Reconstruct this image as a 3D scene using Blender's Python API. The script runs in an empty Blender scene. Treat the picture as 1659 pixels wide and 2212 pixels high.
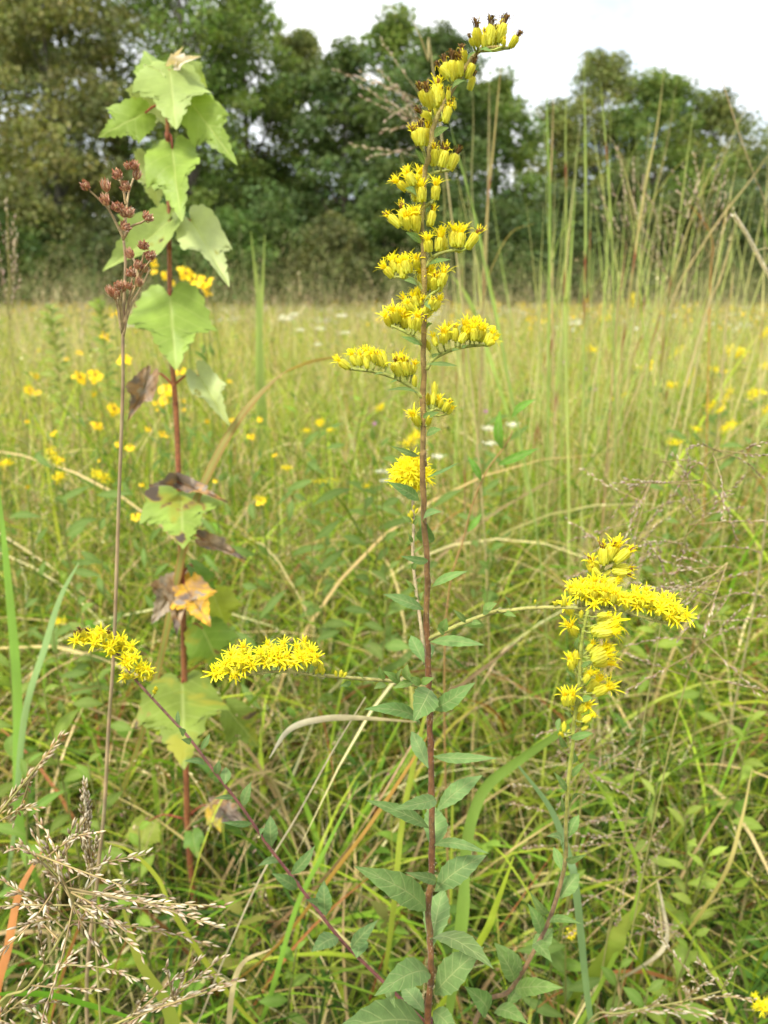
import bpy, math, random
import numpy as np
from mathutils import Vector, Matrix, Quaternion

# ------------------------------------------------------------------ camera, sky, sun, exposure
SC = bpy.context.scene
COL = SC.collection
H = 0.85                       # camera height above the ground
PITCH = math.radians(15.6)     # looking slightly down
FPX = 1671.0                   # focal length in px of a 1659 x 2212 picture
CX, CY = 829.5, 1106.0

cam_data = bpy.data.cameras.new("camera")
cam = bpy.data.objects.new("camera", cam_data)
COL.objects.link(cam)
cam.location = (0, 0, H)
cam.rotation_euler = (math.pi / 2 - PITCH, 0, 0)
cam_data.sensor_fit = 'VERTICAL'
cam_data.sensor_height = 36.0
cam_data.lens = 36.0 * FPX / 2212.0
cam_data.clip_start = 0.01
cam_data.clip_end = 2000
cam_data.dof.use_dof = True
cam_data.dof.focus_distance = 0.365
cam_data.dof.aperture_fstop = 11.5
SC.camera = cam

SUN_EL, SUN_AZ = math.radians(52), math.radians(215)   # azimuth clockwise from +Y
world = bpy.data.worlds.new("World")
SC.world = world
world.use_nodes = True
nt = world.node_tree
for n in list(nt.nodes):
    nt.nodes.remove(n)
wo = nt.nodes.new('ShaderNodeOutputWorld')
bg = nt.nodes.new('ShaderNodeBackground')
sky = nt.nodes.new('ShaderNodeTexSky')
sky.sky_type = 'NISHITA'
sky.sun_disc = False
sky.sun_elevation = SUN_EL
sky.sun_rotation = SUN_AZ
sky.air_density = 1.0
sky.dust_density = 2.0
tc = nt.nodes.new('ShaderNodeTexCoord')
mp = nt.nodes.new('ShaderNodeMapping')
mp.inputs['Scale'].default_value = (1.0, 1.0, 2.2)
nz = nt.nodes.new('ShaderNodeTexNoise')
nz.inputs['Scale'].default_value = 3.2
nz.inputs['Detail'].default_value = 5.0
rp = nt.nodes.new('ShaderNodeValToRGB')
rp.color_ramp.elements[0].position = 0.33
rp.color_ramp.elements[0].color = (0.12, 0.12, 0.12, 1)
rp.color_ramp.elements[1].position = 0.52
rp.color_ramp.elements[1].color = (1, 1, 1, 1)
mx = nt.nodes.new('ShaderNodeMix')
mx.data_type = 'RGBA'
mx.inputs['B'].default_value = (8.0, 8.1, 8.1, 1)      # bright cloud sheet
nt.links.new(tc.outputs['Generated'], mp.inputs['Vector'])
nt.links.new(mp.outputs['Vector'], nz.inputs['Vector'])
nt.links.new(nz.outputs['Fac'], rp.inputs['Fac'])
nt.links.new(rp.outputs['Color'], mx.inputs['Factor'])
nt.links.new(sky.outputs['Color'], mx.inputs['A'])
nt.links.new(mx.outputs['Result'], bg.inputs['Color'])
bg.inputs['Strength'].default_value = 0.11
nt.links.new(bg.outputs['Background'], wo.inputs['Surface'])

sl = bpy.data.lights.new("sun", 'SUN')
sl.energy = 2.6
sl.angle = math.radians(12)
sl.color = (1.0, 0.95, 0.85)
sun = bpy.data.objects.new("sun", sl)
COL.objects.link(sun)
sd = Vector((math.sin(SUN_AZ) * math.cos(SUN_EL), math.cos(SUN_AZ) * math.cos(SUN_EL), math.sin(SUN_EL)))
sun.rotation_euler = (-sd).to_track_quat('-Z', 'Y').to_euler()
sun.location = (0, 0, 30)

SC.view_settings.view_transform = 'Standard'
SC.view_settings.look = 'None'
SC.view_settings.gamma = 1.0
SC.view_settings.exposure = 0.98
SC.render.engine = 'CYCLES'
SC.cycles.use_denoising = True
SC.cycles.max_bounces = 8
SC.cycles.diffuse_bounces = 4
SC.cycles.transmission_bounces = 4
SC.cycles.transparent_max_bounces = 4

# ------------------------------------------------------------------ helpers
RNG = random.Random(7)
NR = np.random.default_rng(11)


def V(*a):
    return Vector(a)


def P(px, py, Y):
    """the point at distance Y in front of the camera that the photograph shows at (px, py)"""
    x = (px - CX) / FPX
    v = (CY - py) / FPX
    dy = math.cos(PITCH) + v * math.sin(PITCH)
    dz = -math.sin(PITCH) + v * math.cos(PITCH)
    s = Y / dy
    return Vector((x * s, Y, H + dz * s))


def S(py, Y):
    """metres per photograph pixel at that place"""
    v = (CY - py) / FPX
    dy = math.cos(PITCH) + v * math.sin(PITCH)
    return Y / dy / FPX


def zoomer(x0, y0, sc):
    k = 1659.0 / 3072.0
    return lambda x, y: ((x0 + x / sc) * k, (y0 + y / sc) * k)


ZA = zoomer(1200, 0, 1.659)       # regions of the photograph that were measured
ZB = zoomer(1200, 900, 1.659)
ZC = zoomer(1300, 1800, 2.0113)
ZD = zoomer(1300, 2900, 1.85)
ZE = zoomer(2000, 2000, 1.5476)
ZF = zoomer(200, 100, 1.4747)
ZG = zoomer(200, 1600, 1.508)
ZH = zoomer(0, 2800, 1.508)
ZI = zoomer(250, 2400, 1.4426)
ZJ = zoomer(700, 2800, 1.659)
ZK = zoomer(1900, 2900, 1.4155)
ZL = zoomer(1900, 0, 1.4155)
ZM = zoomer(0, 1100, 1.276)
ZN = zoomer(1900, 1200, 1.4155)
ZQ = zoomer(900, 1100, 1.508)


def smooth(pts, n):
    """Catmull-Rom through the points"""
    pts = [Vector(p) for p in pts]
    if len(pts) < 3:
        return [pts[0].lerp(pts[-1], i / n) for i in range(n + 1)]
    out = []
    m = len(pts) - 1
    for i in range(n + 1):
        t = i / n * m
        k = min(int(t), m - 1)
        f = t - k
        p1, p2 = pts[k], pts[k + 1]
        p0 = pts[k - 1] if k > 0 else p1 * 2 - p2
        p3 = pts[k + 2] if k + 2 <= m else p2 * 2 - p1
        out.append(0.5 * ((2 * p1) + (p2 - p0) * f + (2 * p0 - 5 * p1 + 4 * p2 - p3) * f * f
                          + (3 * p1 - p0 - 3 * p2 + p3) * f ** 3))
    return out


def mixc(a, b, t):
    return tuple(a[i] * (1 - t) + b[i] * t for i in range(3))


def jit(c, a=0.12, rng=RNG):
    k = 1 + rng.uniform(-a, a)
    return tuple(max(0.0, v * k * (1 + rng.uniform(-a, a) * 0.4)) for v in c)


class MB:
    def __init__(self):
        self.v, self.f, self.c, self.m, self.u = [], [], [], [], {}

    def add(self, vs, fs, cs, mi=0, uv=None):
        o = len(self.v)
        if uv:
            for i, q in enumerate(uv):
                self.u[o + i] = q
        self.v += [tuple(p) for p in vs]
        self.c += cs if isinstance(cs, list) else [cs] * len(vs)
        for f in fs:
            self.f.append([i + o for i in f])
            self.m.append(mi)

    def tube(self, pts, radii, n=7, col=(.2, .2, .2), mi=0, cap=True, ridge=0.0):
        pts = [Vector(p) for p in pts]
        k = len(pts)
        if not isinstance(radii, (list, tuple)):
            radii = [radii] * k
        elif len(radii) == 2:
            radii = [radii[0] + (radii[1] - radii[0]) * i / (k - 1) for i in range(k)]
        vs, fs, cs = [], [], []
        ref = Vector((0.31, 0.83, 0.46))
        for i, p in enumerate(pts):
            t = (pts[min(i + 1, k - 1)] - pts[max(i - 1, 0)]).normalized()
            a = t.cross(ref)
            if a.length < 1e-4:
                a = t.cross(Vector((1, 0, 0)))
            a.normalize()
            b = t.cross(a)
            for j in range(n):
                w = 2 * math.pi * j / n
                r = radii[i] * (1 + ridge * (1 if j % 2 else -1))
                vs.append(p + (a * math.cos(w) + b * math.sin(w)) * r)
                cs.append(col[i] if isinstance(col, list) else col)
        for i in range(k - 1):
            for j in range(n):
                fs.append([i * n + j, i * n + (j + 1) % n, (i + 1) * n + (j + 1) % n, (i + 1) * n + j])
        if cap:
            fs.append(list(range(n - 1, -1, -1)))
            fs.append([(k - 1) * n + j for j in range(n)])
        self.add(vs, fs, cs, mi)

    def strap(self, pts, widths, side, col, mi=0, cup=0.0, colb=None):
        """a ribbon of three columns along pts; side = width direction"""
        pts = [Vector(p) for p in pts]
        k = len(pts)
        vs, cs, fs = [], [], []
        for i, p in enumerate(pts):
            t = (pts[min(i + 1, k - 1)] - pts[max(i - 1, 0)])
            s = side[i] if isinstance(side, list) else side
            s = (s - t * (s.dot(t) / max(t.length_squared, 1e-12)))
            s.normalize()
            nrm = t.cross(s).normalized()
            w = widths[i] if isinstance(widths, (list, tuple)) else widths
            for q in (-1, 0, 1):
                vs.append(p + s * (q * w * 0.5) + nrm * (cup * w * abs(q)))
                c = col[i] if isinstance(col, list) else col
                if colb is not None and q == 0:
                    c = colb[i] if isinstance(colb, list) else colb
                cs.append(c)
        for i in range(k - 1):
            for q in (0, 1):
                fs.append([i * 3 + q, i * 3 + q + 1, i * 3 + q + 4, i * 3 + q + 3])
        self.add(vs, fs, cs, mi)

    def lathe(self, prof, n, cols, mi=0, mod=0.0, lobes=6, frame=None, phase=0.0):
        vs, fs, cs = [], [], []
        k = len(prof)
        for i, (r, z) in enumerate(prof):
            for j in range(n):
                w = 2 * math.pi * j / n
                rr = r * (1 + mod * math.cos(lobes * w + phase + i * 1.9))
                p = Vector((rr * math.cos(w), rr * math.sin(w), z))
                vs.append(frame @ p if frame is not None else p)
                cs.append(cols[i] if isinstance(cols, list) else cols)
        for i in range(k - 1):
            for j in range(n):
                fs.append([i * n + j, i * n + (j + 1) % n, (i + 1) * n + (j + 1) % n, (i + 1) * n + j])
        fs.append([(k - 1) * n + j for j in range(n)])
        self.add(vs, fs, cs, mi)

    def build(self, name, mats, parent=None, smooth_=True):
        me = bpy.data.meshes.new(name)
        off = parent_loc(parent)
        me.from_pydata([(a - off[0], b - off[1], c - off[2]) for a, b, c in self.v], [], self.f)
        at = me.attributes.new("Col", 'FLOAT_COLOR', 'POINT')
        arr = np.ones((len(self.v), 4), np.float32)
        arr[:, :3] = np.array(self.c, np.float32).reshape(-1, 3)
        at.data.foreach_set("color", arr.ravel())
        if self.u:
            lu = np.full((len(self.v), 3), .5, np.float32)
            for k, q in self.u.items():
                lu[k, :2] = q
            me.attributes.new("LeafUV", 'FLOAT_VECTOR', 'POINT').data.foreach_set("vector", lu.ravel())
        for m in (mats if isinstance(mats, (list, tuple)) else [mats]):
            me.materials.append(m)
        if max(self.m, default=0):
            me.polygons.foreach_set("material_index", self.m)
        if smooth_:
            me.polygons.foreach_set("use_smooth", [True] * len(self.f))
        me.update()
        return link(name, me, parent)


def parent_loc(parent):
    loc = Vector((0, 0, 0))
    while parent is not None:
        loc = loc + parent.location
        parent = parent.parent
    return loc


def link(name, me, parent=None):
    o = bpy.data.objects.new(name, me)
    COL.objects.link(o)
    if parent is not None:
        o.parent = parent
    return o


def thing(name, loc, label, cat, group=None):
    o = bpy.data.objects.new(name, None)
    o.empty_display_size = 0.05
    COL.objects.link(o)
    o.location = loc
    return tag(o, label, cat, group)


def tag(o, label=None, cat=None, group=None, kind=None):
    for k, v in (("label", label), ("category", cat), ("group", group), ("kind", kind)):
        if v:
            o[k] = v
    return o


def mesh_arrays(name, Vx, F, C, mat, smooth_=False):
    """one big mesh out of numpy arrays: Vx (n,3), F (m,4) quads, C (n,3)"""
    me = bpy.data.meshes.new(name)
    n, m = len(Vx), len(F)
    me.vertices.add(n)
    me.vertices.foreach_set("co", np.ascontiguousarray(Vx, np.float32).ravel())
    me.loops.add(m * 4)
    me.loops.foreach_set("vertex_index", np.ascontiguousarray(F, np.int32).ravel())
    me.polygons.add(m)
    me.polygons.foreach_set("loop_start", np.arange(0, m * 4, 4, dtype=np.int32))
    me.polygons.foreach_set("loop_total", np.full(m, 4, np.int32))
    me.update(calc_edges=True)
    at = me.attributes.new("Col", 'FLOAT_COLOR', 'POINT')
    arr = np.ones((n, 4), np.float32)
    arr[:, :3] = C
    at.data.foreach_set("color", arr.ravel())
    me.materials.append(mat)
    if smooth_:
        me.polygons.foreach_set("use_smooth", np.ones(m, bool))
    return me


# ------------------------------------------------------------------ materials
def new_mat(name):
    m = bpy.data.materials.new(name)
    m.use_nodes = True
    t = m.node_tree
    for n in list(t.nodes):
        t.nodes.remove(n)
    out = t.nodes.new('ShaderNodeOutputMaterial')
    return m, t, out


def mat_col(name, rough=0.6, transl=0.0, noise=0.25, nscale=60.0, sheen=0.0, spec=0.3, spots=None, bump=0.0, tint=None, veins=None):
    """the mesh's own colours (attribute Col), broken up by noise, with optional leaf translucency and spots"""
    m, t, out = new_mat(name)
    at = t.nodes.new('ShaderNodeAttribute')
    at.attribute_name = "Col"
    co = t.nodes.new('ShaderNodeTexCoord')
    n1 = t.nodes.new('ShaderNodeTexNoise')
    n1.inputs['Scale'].default_value = nscale
    n1.inputs['Detail'].default_value = 4
    t.links.new(co.outputs['Object'], n1.inputs['Vector'])
    mr = t.nodes.new('ShaderNodeMapRange')
    mr.inputs['From Min'].default_value = 0.3
    mr.inputs['From Max'].default_value = 0.7
    mr.inputs['To Min'].default_value = 1 - noise
    mr.inputs['To Max'].default_value = 1 + noise
    t.links.new(n1.outputs['Fac'], mr.inputs['Value'])
    mul = t.nodes.new('ShaderNodeVectorMath')
    mul.operation = 'SCALE'
    t.links.new(at.outputs['Color'], mul.inputs[0])
    t.links.new(mr.outputs['Result'], mul.inputs['Scale'])
    c = mul.outputs['Vector']
    vein_fac = None
    if veins:
        K, slope, width, vcol, amt = veins
        lu = t.nodes.new('ShaderNodeAttribute')
        lu.attribute_name = "LeafUV"
        sx = t.nodes.new('ShaderNodeSeparateXYZ')
        t.links.new(lu.outputs['Vector'], sx.inputs[0])

        def mt(op, a, b=0.0, cl=False):
            nd = t.nodes.new('ShaderNodeMath')
            nd.operation = op
            nd.use_clamp = cl
            for i, q in enumerate((a, b)):
                if isinstance(q, (int, float)):
                    nd.inputs[i].default_value = q
                else:
                    t.links.new(q, nd.inputs[i])
            return nd.outputs[0]
        ac = mt('ABSOLUTE', sx.outputs['Y'])
        wob = mt('MULTIPLY', n1.outputs['Fac'], .12)
        v = mt('SUBTRACT', mt('ADD', mt('MULTIPLY', sx.outputs['X'], K), wob), mt('MULTIPLY', ac, slope))
        tri = mt('ABSOLUTE', mt('SUBTRACT', mt('FRACT', v), .5))
        lat = mt('SUBTRACT', 1.0, mt('DIVIDE', tri, width), True)
        mid = mt('SUBTRACT', 1.0, mt('DIVIDE', ac, .07), True)
        vein_fac = mt('MULTIPLY', mt('MAXIMUM', mt('MULTIPLY', lat, .6), mid), amt)
        mv = t.nodes.new('ShaderNodeMix')
        mv.data_type = 'RGBA'
        mv.inputs['B'].default_value = (*vcol, 1)
        t.links.new(vein_fac, mv.inputs['Factor'])
        t.links.new(c, mv.inputs['A'])
        c = mv.outputs['Result']
    for sp in (spots or []):
        n2 = t.nodes.new('ShaderNodeTexNoise')
        n2.inputs['Scale'].default_value = sp['scale']
        n2.inputs['Detail'].default_value = 3
        n2.inputs['Distortion'].default_value = 0.4
        mpn = t.nodes.new('ShaderNodeMapping')
        mpn.inputs['Location'].default_value = sp.get('off', (0, 0, 0))
        t.links.new(co.outputs['Object'], mpn.inputs['Vector'])
        t.links.new(mpn.outputs['Vector'], n2.inputs['Vector'])
        r2 = t.nodes.new('ShaderNodeMapRange')
        r2.inputs['From Min'].default_value = sp['lo']
        r2.inputs['From Max'].default_value = sp['hi']
        t.links.new(n2.outputs['Fac'], r2.inputs['Value'])
        mm = t.nodes.new('ShaderNodeMix')
        mm.data_type = 'RGBA'
        mm.inputs['B'].default_value = (*sp['col'], 1)
        t.links.new(r2.outputs['Result'], mm.inputs['Factor'])
        t.links.new(c, mm.inputs['A'])
        c = mm.outputs['Result']
    pb = t.nodes.new('ShaderNodeBsdfPrincipled')
    pb.inputs['Roughness'].default_value = rough
    pb.inputs['Specular IOR Level'].default_value = spec
    if sheen:
        pb.inputs['Sheen Weight'].default_value = sheen
        pb.inputs['Sheen Roughness'].default_value = 0.4
    t.links.new(c, pb.inputs['Base Color'])
    if bump:
        bn = t.nodes.new('ShaderNodeBump')
        bn.inputs['Strength'].default_value = bump
        bn.inputs['Distance'].default_value = 0.001
        n3 = t.nodes.new('ShaderNodeTexNoise')
        n3.inputs['Scale'].default_value = nscale * 4
        t.links.new(co.outputs['Object'], n3.inputs['Vector'])
        hsrc = n3.outputs['Fac']
        if vein_fac is not None:
            ad = t.nodes.new('ShaderNodeMath')
            ad.operation = 'SUBTRACT'
            t.links.new(hsrc, ad.inputs[0])
            t.links.new(vein_fac, ad.inputs[1])
            hsrc = ad.outputs[0]
        t.links.new(hsrc, bn.inputs['Height'])
        t.links.new(bn.outputs['Normal'], pb.inputs['Normal'])
    if transl:
        tr = t.nodes.new('ShaderNodeBsdfTranslucent')
        hs = t.nodes.new('ShaderNodeMix')
        hs.data_type = 'RGBA'
        hs.blend_type = 'MULTIPLY'
        hs.inputs['Factor'].default_value = 1.0
        hs.inputs['B'].default_value = (*(tint or (1.5, 1.5, 0.7)), 1)
        t.links.new(c, hs.inputs['A'])
        t.links.new(hs.outputs['Result'], tr.inputs['Color'])
        ms = t.nodes.new('ShaderNodeMixShader')
        ms.inputs['Fac'].default_value = transl
        t.links.new(pb.outputs['BSDF'], ms.inputs[1])
        t.links.new(tr.outputs['BSDF'], ms.inputs[2])
        t.links.new(ms.outputs['Shader'], out.inputs['Surface'])
    else:
        t.links.new(pb.outputs['BSDF'], out.inputs['Surface'])
    return m


M_grass = mat_col("meadow_grass", 0.65, 0.35, 0.2, 9.0, spec=0.15)
M_tree = mat_col("tree_foliage", 0.6, 0.3, 0.25, 0.9, tint=(1.3, 1.4, 0.7))
M_bark = mat_col("bark", 0.85, 0, 0.35, 6.0)
M_leaf = mat_col("goldenrod_leaf", 0.62, 0.2, 0.16, 140.0, sheen=0.06, spec=0.25, bump=0.45, veins=(7, 1.1, .10, (.36, .43, .17), .75))
M_stem = mat_col("goldenrod_stem", 0.6, 0, 0.35, 300.0, sheen=0.12, bump=0.6)
M_invol = mat_col("goldenrod_bract", 0.5, 0.25, 0.12, 150.0, tint=(1.3, 1.3, 0.5))
M_ray = mat_col("goldenrod_floret", 0.5, 0.35, 0.08, 200.0, tint=(1.12, 1.15, 0.4))
MV = (6, 1.5, .07, (.48, .54, .18), .38)
M_maple = mat_col("maple_leaf", 0.5, 0.3, 0.2, 38.0, spec=0.35, bump=.5, veins=MV,
                  spots=[dict(scale=28, lo=0.655, hi=0.70, col=(0.30, .30, .06)), dict(scale=28, lo=0.69, hi=0.73, col=(0.07, 0.05, 0.035))])
M_maple_spot = mat_col("spotted_maple_leaf", 0.55, 0.3, 0.2, 40.0, bump=.5, veins=MV,
                       spots=[dict(scale=24, lo=0.56, hi=0.66, col=(0.32, 0.32, 0.04), off=(3, 1, 2)),
                              dict(scale=24, lo=0.60, hi=0.635, col=(0.30, 0.22, 0.05)),
                              dict(scale=24, lo=0.625, hi=0.655, col=(0.10, 0.075, 0.055))])
M_maple_dead = mat_col("withered_maple_leaf", 0.7, 0.15, 0.4, 55.0, bump=.8, veins=(6, 1.5, .07, (.16, .11, .07), .7),
                       spots=[dict(scale=26, lo=0.44, hi=0.52, col=(0.34, 0.20, 0.09)), dict(scale=26, lo=0.50, hi=0.58, col=(0.17, 0.13, 0.105)),
                              dict(scale=70, lo=0.58, hi=0.66, col=(0.30, 0.25, 0.20))])
M_dry = mat_col("dry_straw", 0.65, 0.15, 0.25, 90.0, tint=(1.2, 1.1, 0.9))
M_brown = mat_col("dry_seed_head", 0.75, 0.0, 0.4, 160.0)
M_petal = mat_col("petal", 0.5, 0.3, 0.1, 60.0, tint=(1.2, 1.1, 0.5))


def mat_ground():
    m, t, out = new_mat("soil_and_litter")
    co = t.nodes.new('ShaderNodeTexCoord')
    n1 = t.nodes.new('ShaderNodeTexNoise')
    n1.inputs['Scale'].default_value = 14
    n1.inputs['Detail'].default_value = 8
    n2 = t.nodes.new('ShaderNodeTexNoise')
    n2.inputs['Scale'].default_value = 0.35
    n2.inputs['Detail'].default_value = 6
    t.links.new(co.outputs['Object'], n1.inputs['Vector'])
    t.links.new(co.outputs['Object'], n2.inputs['Vector'])
    r1 = t.nodes.new('ShaderNodeValToRGB')
    e = r1.color_ramp.elements
    e[0].position, e[0].color = 0.3, (0.02, 0.017, 0.009, 1)
    e[1].position, e[1].color = 0.75, (0.11, 0.085, 0.04, 1)
    x = e.new(0.52)
    x.color = (0.045, 0.045, 0.016, 1)
    t.links.new(n1.outputs['Fac'], r1.inputs['Fac'])
    mm = t.nodes.new('ShaderNodeMix')
    mm.data_type = 'RGBA'
    mm.inputs['B'].default_value = (0.15, 0.15, 0.05, 1)
    t.links.new(n2.outputs['Fac'], mm.inputs['Factor'])
    t.links.new(r1.outputs['Color'], mm.inputs['A'])
    pb = t.nodes.new('ShaderNodeBsdfPrincipled')
    pb.inputs['Roughness'].default_value = 0.95
    t.links.new(mm.outputs['Result'], pb.inputs['Base Color'])
    t.links.new(pb.outputs['BSDF'], out.inputs['Surface'])
    return m


# ------------------------------------------------------------------ the ground
def make_ground():
    n = 60
    vs, fs = [], []
    r = random.Random(2)
    # finer near the camera, reaching the horizon
    xs = [math.copysign(abs(t) ** 3 * 900, t) for t in np.linspace(-1, 1, n)]
    ys = [-60 + 0 * i for i in range(1)] + [math.copysign(abs(t) ** 3 * 1200, t) for t in np.linspace(-0.4, 1, n)]
    ys = sorted(set(ys))
    for y in ys:
        for x in xs:
            vs.append((x, y, 0.0))
    w = len(xs)
    for j in range(len(ys) - 1):
        for i in range(w - 1):
            fs.append([j * w + i, j * w + i + 1, (j + 1) * w + i + 1, (j + 1) * w + i])
    mb = MB()
    mb.add(vs, fs, (0.1, 0.1, 0.05))
    g = mb.build("ground", mat_ground())
    tag(g, kind="structure")


make_ground()
# ------------------------------------------------------------------ the wood behind the meadow
def leaf_cards(centers, sizes, cols, rng, flat=0.35, aspect=0.62):
    """many small leaf shaped faces (kite quads) around the given centres"""
    n = len(centers)
    d = rng.normal(size=(n, 3))
    d /= np.linalg.norm(d, axis=1, keepdims=True) + 1e-9
    up = rng.normal(size=(n, 3)) * np.array([1, 1, 1 - flat])
    s = np.cross(d, up)
    s /= np.linalg.norm(s, axis=1, keepdims=True) + 1e-9
    L = sizes[:, None]
    v = np.stack([centers - d * L * 0.5, centers + s * L * aspect * 0.5 - d * L * 0.06,
                  centers + d * L * 0.5, centers - s * L * aspect * 0.5 - d * L * 0.06], 1)
    F = np.arange(n * 4, dtype=np.int32).reshape(n, 4)
    return v.reshape(-1, 3), F, np.repeat(cols, 4, 0)


def make_tree(name, label, cat, px, Y, top_px_y, width_m, col, seed, dens=1.0, low=0.12, lacy=0.0, leaf=0.2, lean=0.0,
              group=None, taper=1.0):
    col = (col[0] * 1.08, col[1] * .97, col[2] * .74)
    rng = np.random.default_rng(seed)
    rr = random.Random(seed)
    base = P(px, 640, Y)
    base.z = 0
    top = P(px, top_px_y, Y).z
    t = thing(name, base, label, cat, group)
    # trunk and limbs
    tr = MB()
    barkc = jit((0.10, 0.085, 0.065), 0.2, rr)
    r0 = 0.012 * top + 0.04
    trunk = smooth([base, base + V(lean * .3 * top * .2, 0, top * .35), base + V(lean * top * .25, rr.uniform(-.4, .4), top * .7),
                    base + V(lean * top * .4, rr.uniform(-.4, .4), top * .96)], 10)
    tr.tube(trunk, [r0 * (1 - 0.9 * i / 10) for i in range(11)], 7, barkc)
    clumps = []
    hgt = trunk[-1].z

    def env(f):
        return width_m * 0.5 * max(0.0, math.sin(math.pi * (0.13 + 0.84 * f))) ** 0.75 * taper ** f

    nc = int(105 * dens * (1 - 0.4 * lacy))
    lumps = [(rr.uniform(0, 6.28), rr.uniform(.2, .95), rr.uniform(.8, 1.25)) for _ in range(5)]
    for i in range(nc):
        f = low + (1.0 - low) * (i + rr.random()) / nc
        k = min(int(f * 10), 9)
        p = trunk[k].lerp(trunk[k + 1], f * 10 - k)
        a = rr.uniform(0, 2 * math.pi)
        e = env(f) * (1 + .22 * math.sin(a * 2 + seed + f * 9))
        rad = e * math.sqrt(rr.uniform(0.03, 1.0))
        c = p + V(math.cos(a) * rad, math.sin(a) * rad * .8, rr.gauss(0, .25))
        clumps.append((c, rr.uniform(0.5, 1.0) * (0.34 + 0.15 * width_m) * (1 - .3 * f)))
        if i % 4 == 0:
            q0 = trunk[max(0, k - 1)]
            tr.tube(smooth([q0, q0.lerp(c, .5) + V(0, 0, -.1), c], 5), (r0 * (1 - .85 * f) * 0.45, 0.012), 5, barkc)
    for q in range(int(5 * dens)):
        clumps.append((trunk[-1] + V(rr.gauss(0, .5), rr.gauss(0, .5), rr.uniform(-.9, .35)), rr.uniform(.4, .8)))
    cs, ss, cc = [], [], []
    for c, r in clumps:
        n = int(125 * dens * (r / 0.8) ** 1.6 * (1 - lacy * 0.5) * (0.2 / leaf) ** 1.4) + 14
        d = rng.normal(size=(n, 3))
        d /= np.linalg.norm(d, axis=1, keepdims=True)
        rad = r * rng.uniform(0.15, 1.0, size=(n, 1)) ** 0.55
        cs.append(np.array(c) + d * rad * np.array([1.15, 1.0, 0.72]))
        ss.append(leaf * rng.uniform(0.6, 1.35, n))
        kc = rr.uniform(0.72, 1.3)
        hue = rr.uniform(-1, 1)
        base_c = np.array(col) * kc * np.array([1 + .10 * hue, 1, 1 - .12 * hue])
        cc.append(base_c * rng.uniform(0.7, 1.35, size=(n, 1)) * (1 + rng.normal(size=(n, 3)) * 0.06))
    cs, ss, cc = np.concatenate(cs), np.concatenate(ss), np.clip(np.concatenate(cc), 0.002, 1)
    vv, F, C = leaf_cards(cs, ss, cc, rng)
    vv = vv - np.array(base)
    tr.build("trunk", M_bark, t)
    link("crown", mesh_arrays("crown", vv, F, C, M_tree), t)
    return t


OL, GR, DK, BL, BR = (.17, .215, .075), (.13, .21, .055), (.09, .15, .05), (.13, .19, .085), (.175, .205, .085)
TREES = [
    # px, Y, top y, width, colour, density, lacy, lean, label
    (20, 37, -260, 7.0, OL, 1.45, .05, 0, "grey green tree at the left edge of the wood, open sky between its twigs"),
    (150, 34, -150, 7.0, BR, 1.35, .0, 0.02, "brownish olive tree with a broad dull crown, second from the left edge"),
    (285, 39, -330, 7.0, OL, 1.3, .15, 0, "tall olive tree rising behind the red stemmed sapling, top above the picture"),
    (430, 36, -210, 6.0, GR, 1.25, .15, 0, "fresh green tree just right of the sapling's top leaves"),
    (545, 40, -90, 6.6, GR, 1.35, .05, 0.03, "green tree whose rounded shoulder ends at the bright sky left of centre"),
    (655, 42, 60, 5.8, OL, 1.35, .25, 0, "thin lacy tree with sky gaps under the open sky, left of centre"),
    (745, 38, 105, 6.0, DK, 1.35, .1, 0, "dark lower tree between the lacy tree and the pointed central tree"),
    (850, 40, 12, 5.2, GR, 1.25, .1, 0, "pointed green tree forming the highest peak behind the goldenrod's tip"),
    (950, 37, 62, 5.8, DK, 1.35, .05, 0, "dark green tree directly behind the upper goldenrod spire"),
    (1060, 39, 160, 5.6, GR, 1.3, .0, 0.0, "rounded green tree sloping down to the sky notch right of the goldenrod"),
    (1180, 44, 215, 5.0, OL, 1.25, .35, 0, "small see-through tree in the sky notch"),
    (1275, 46, 105, 6.4, OL, 1.35, .35, 0, "lacy tall tree right of the notch with wide sky holes in its crown"),
    (1395, 44, 150, 6.6, GR, 1.4, .15, 0, "green leafy tree in the middle of the right hand group"),
    (1500, 45, 205, 6.2, OL, 1.3, .3, 0.05, "loose ragged tree leaning right, right of the leafy one"),
    (1570, 48, 330, 5.6, BL, 1.25, .3, 0, "low bluish tree in the dip near the right edge"),
    (1680, 46, 235, 6.0, BL, 1.3, .25, 0, "bluish green tree cut by the right edge of the picture"),
]
for i, (px, Y, ty, w, c, d, lc, ln, lab) in enumerate(TREES):
    make_tree("tree", lab, "tree", px, Y, ty, w, c, 100 + i, dens=d, lacy=lc, lean=ln, low=0.1, group="trees of the wood behind the meadow")

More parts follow.
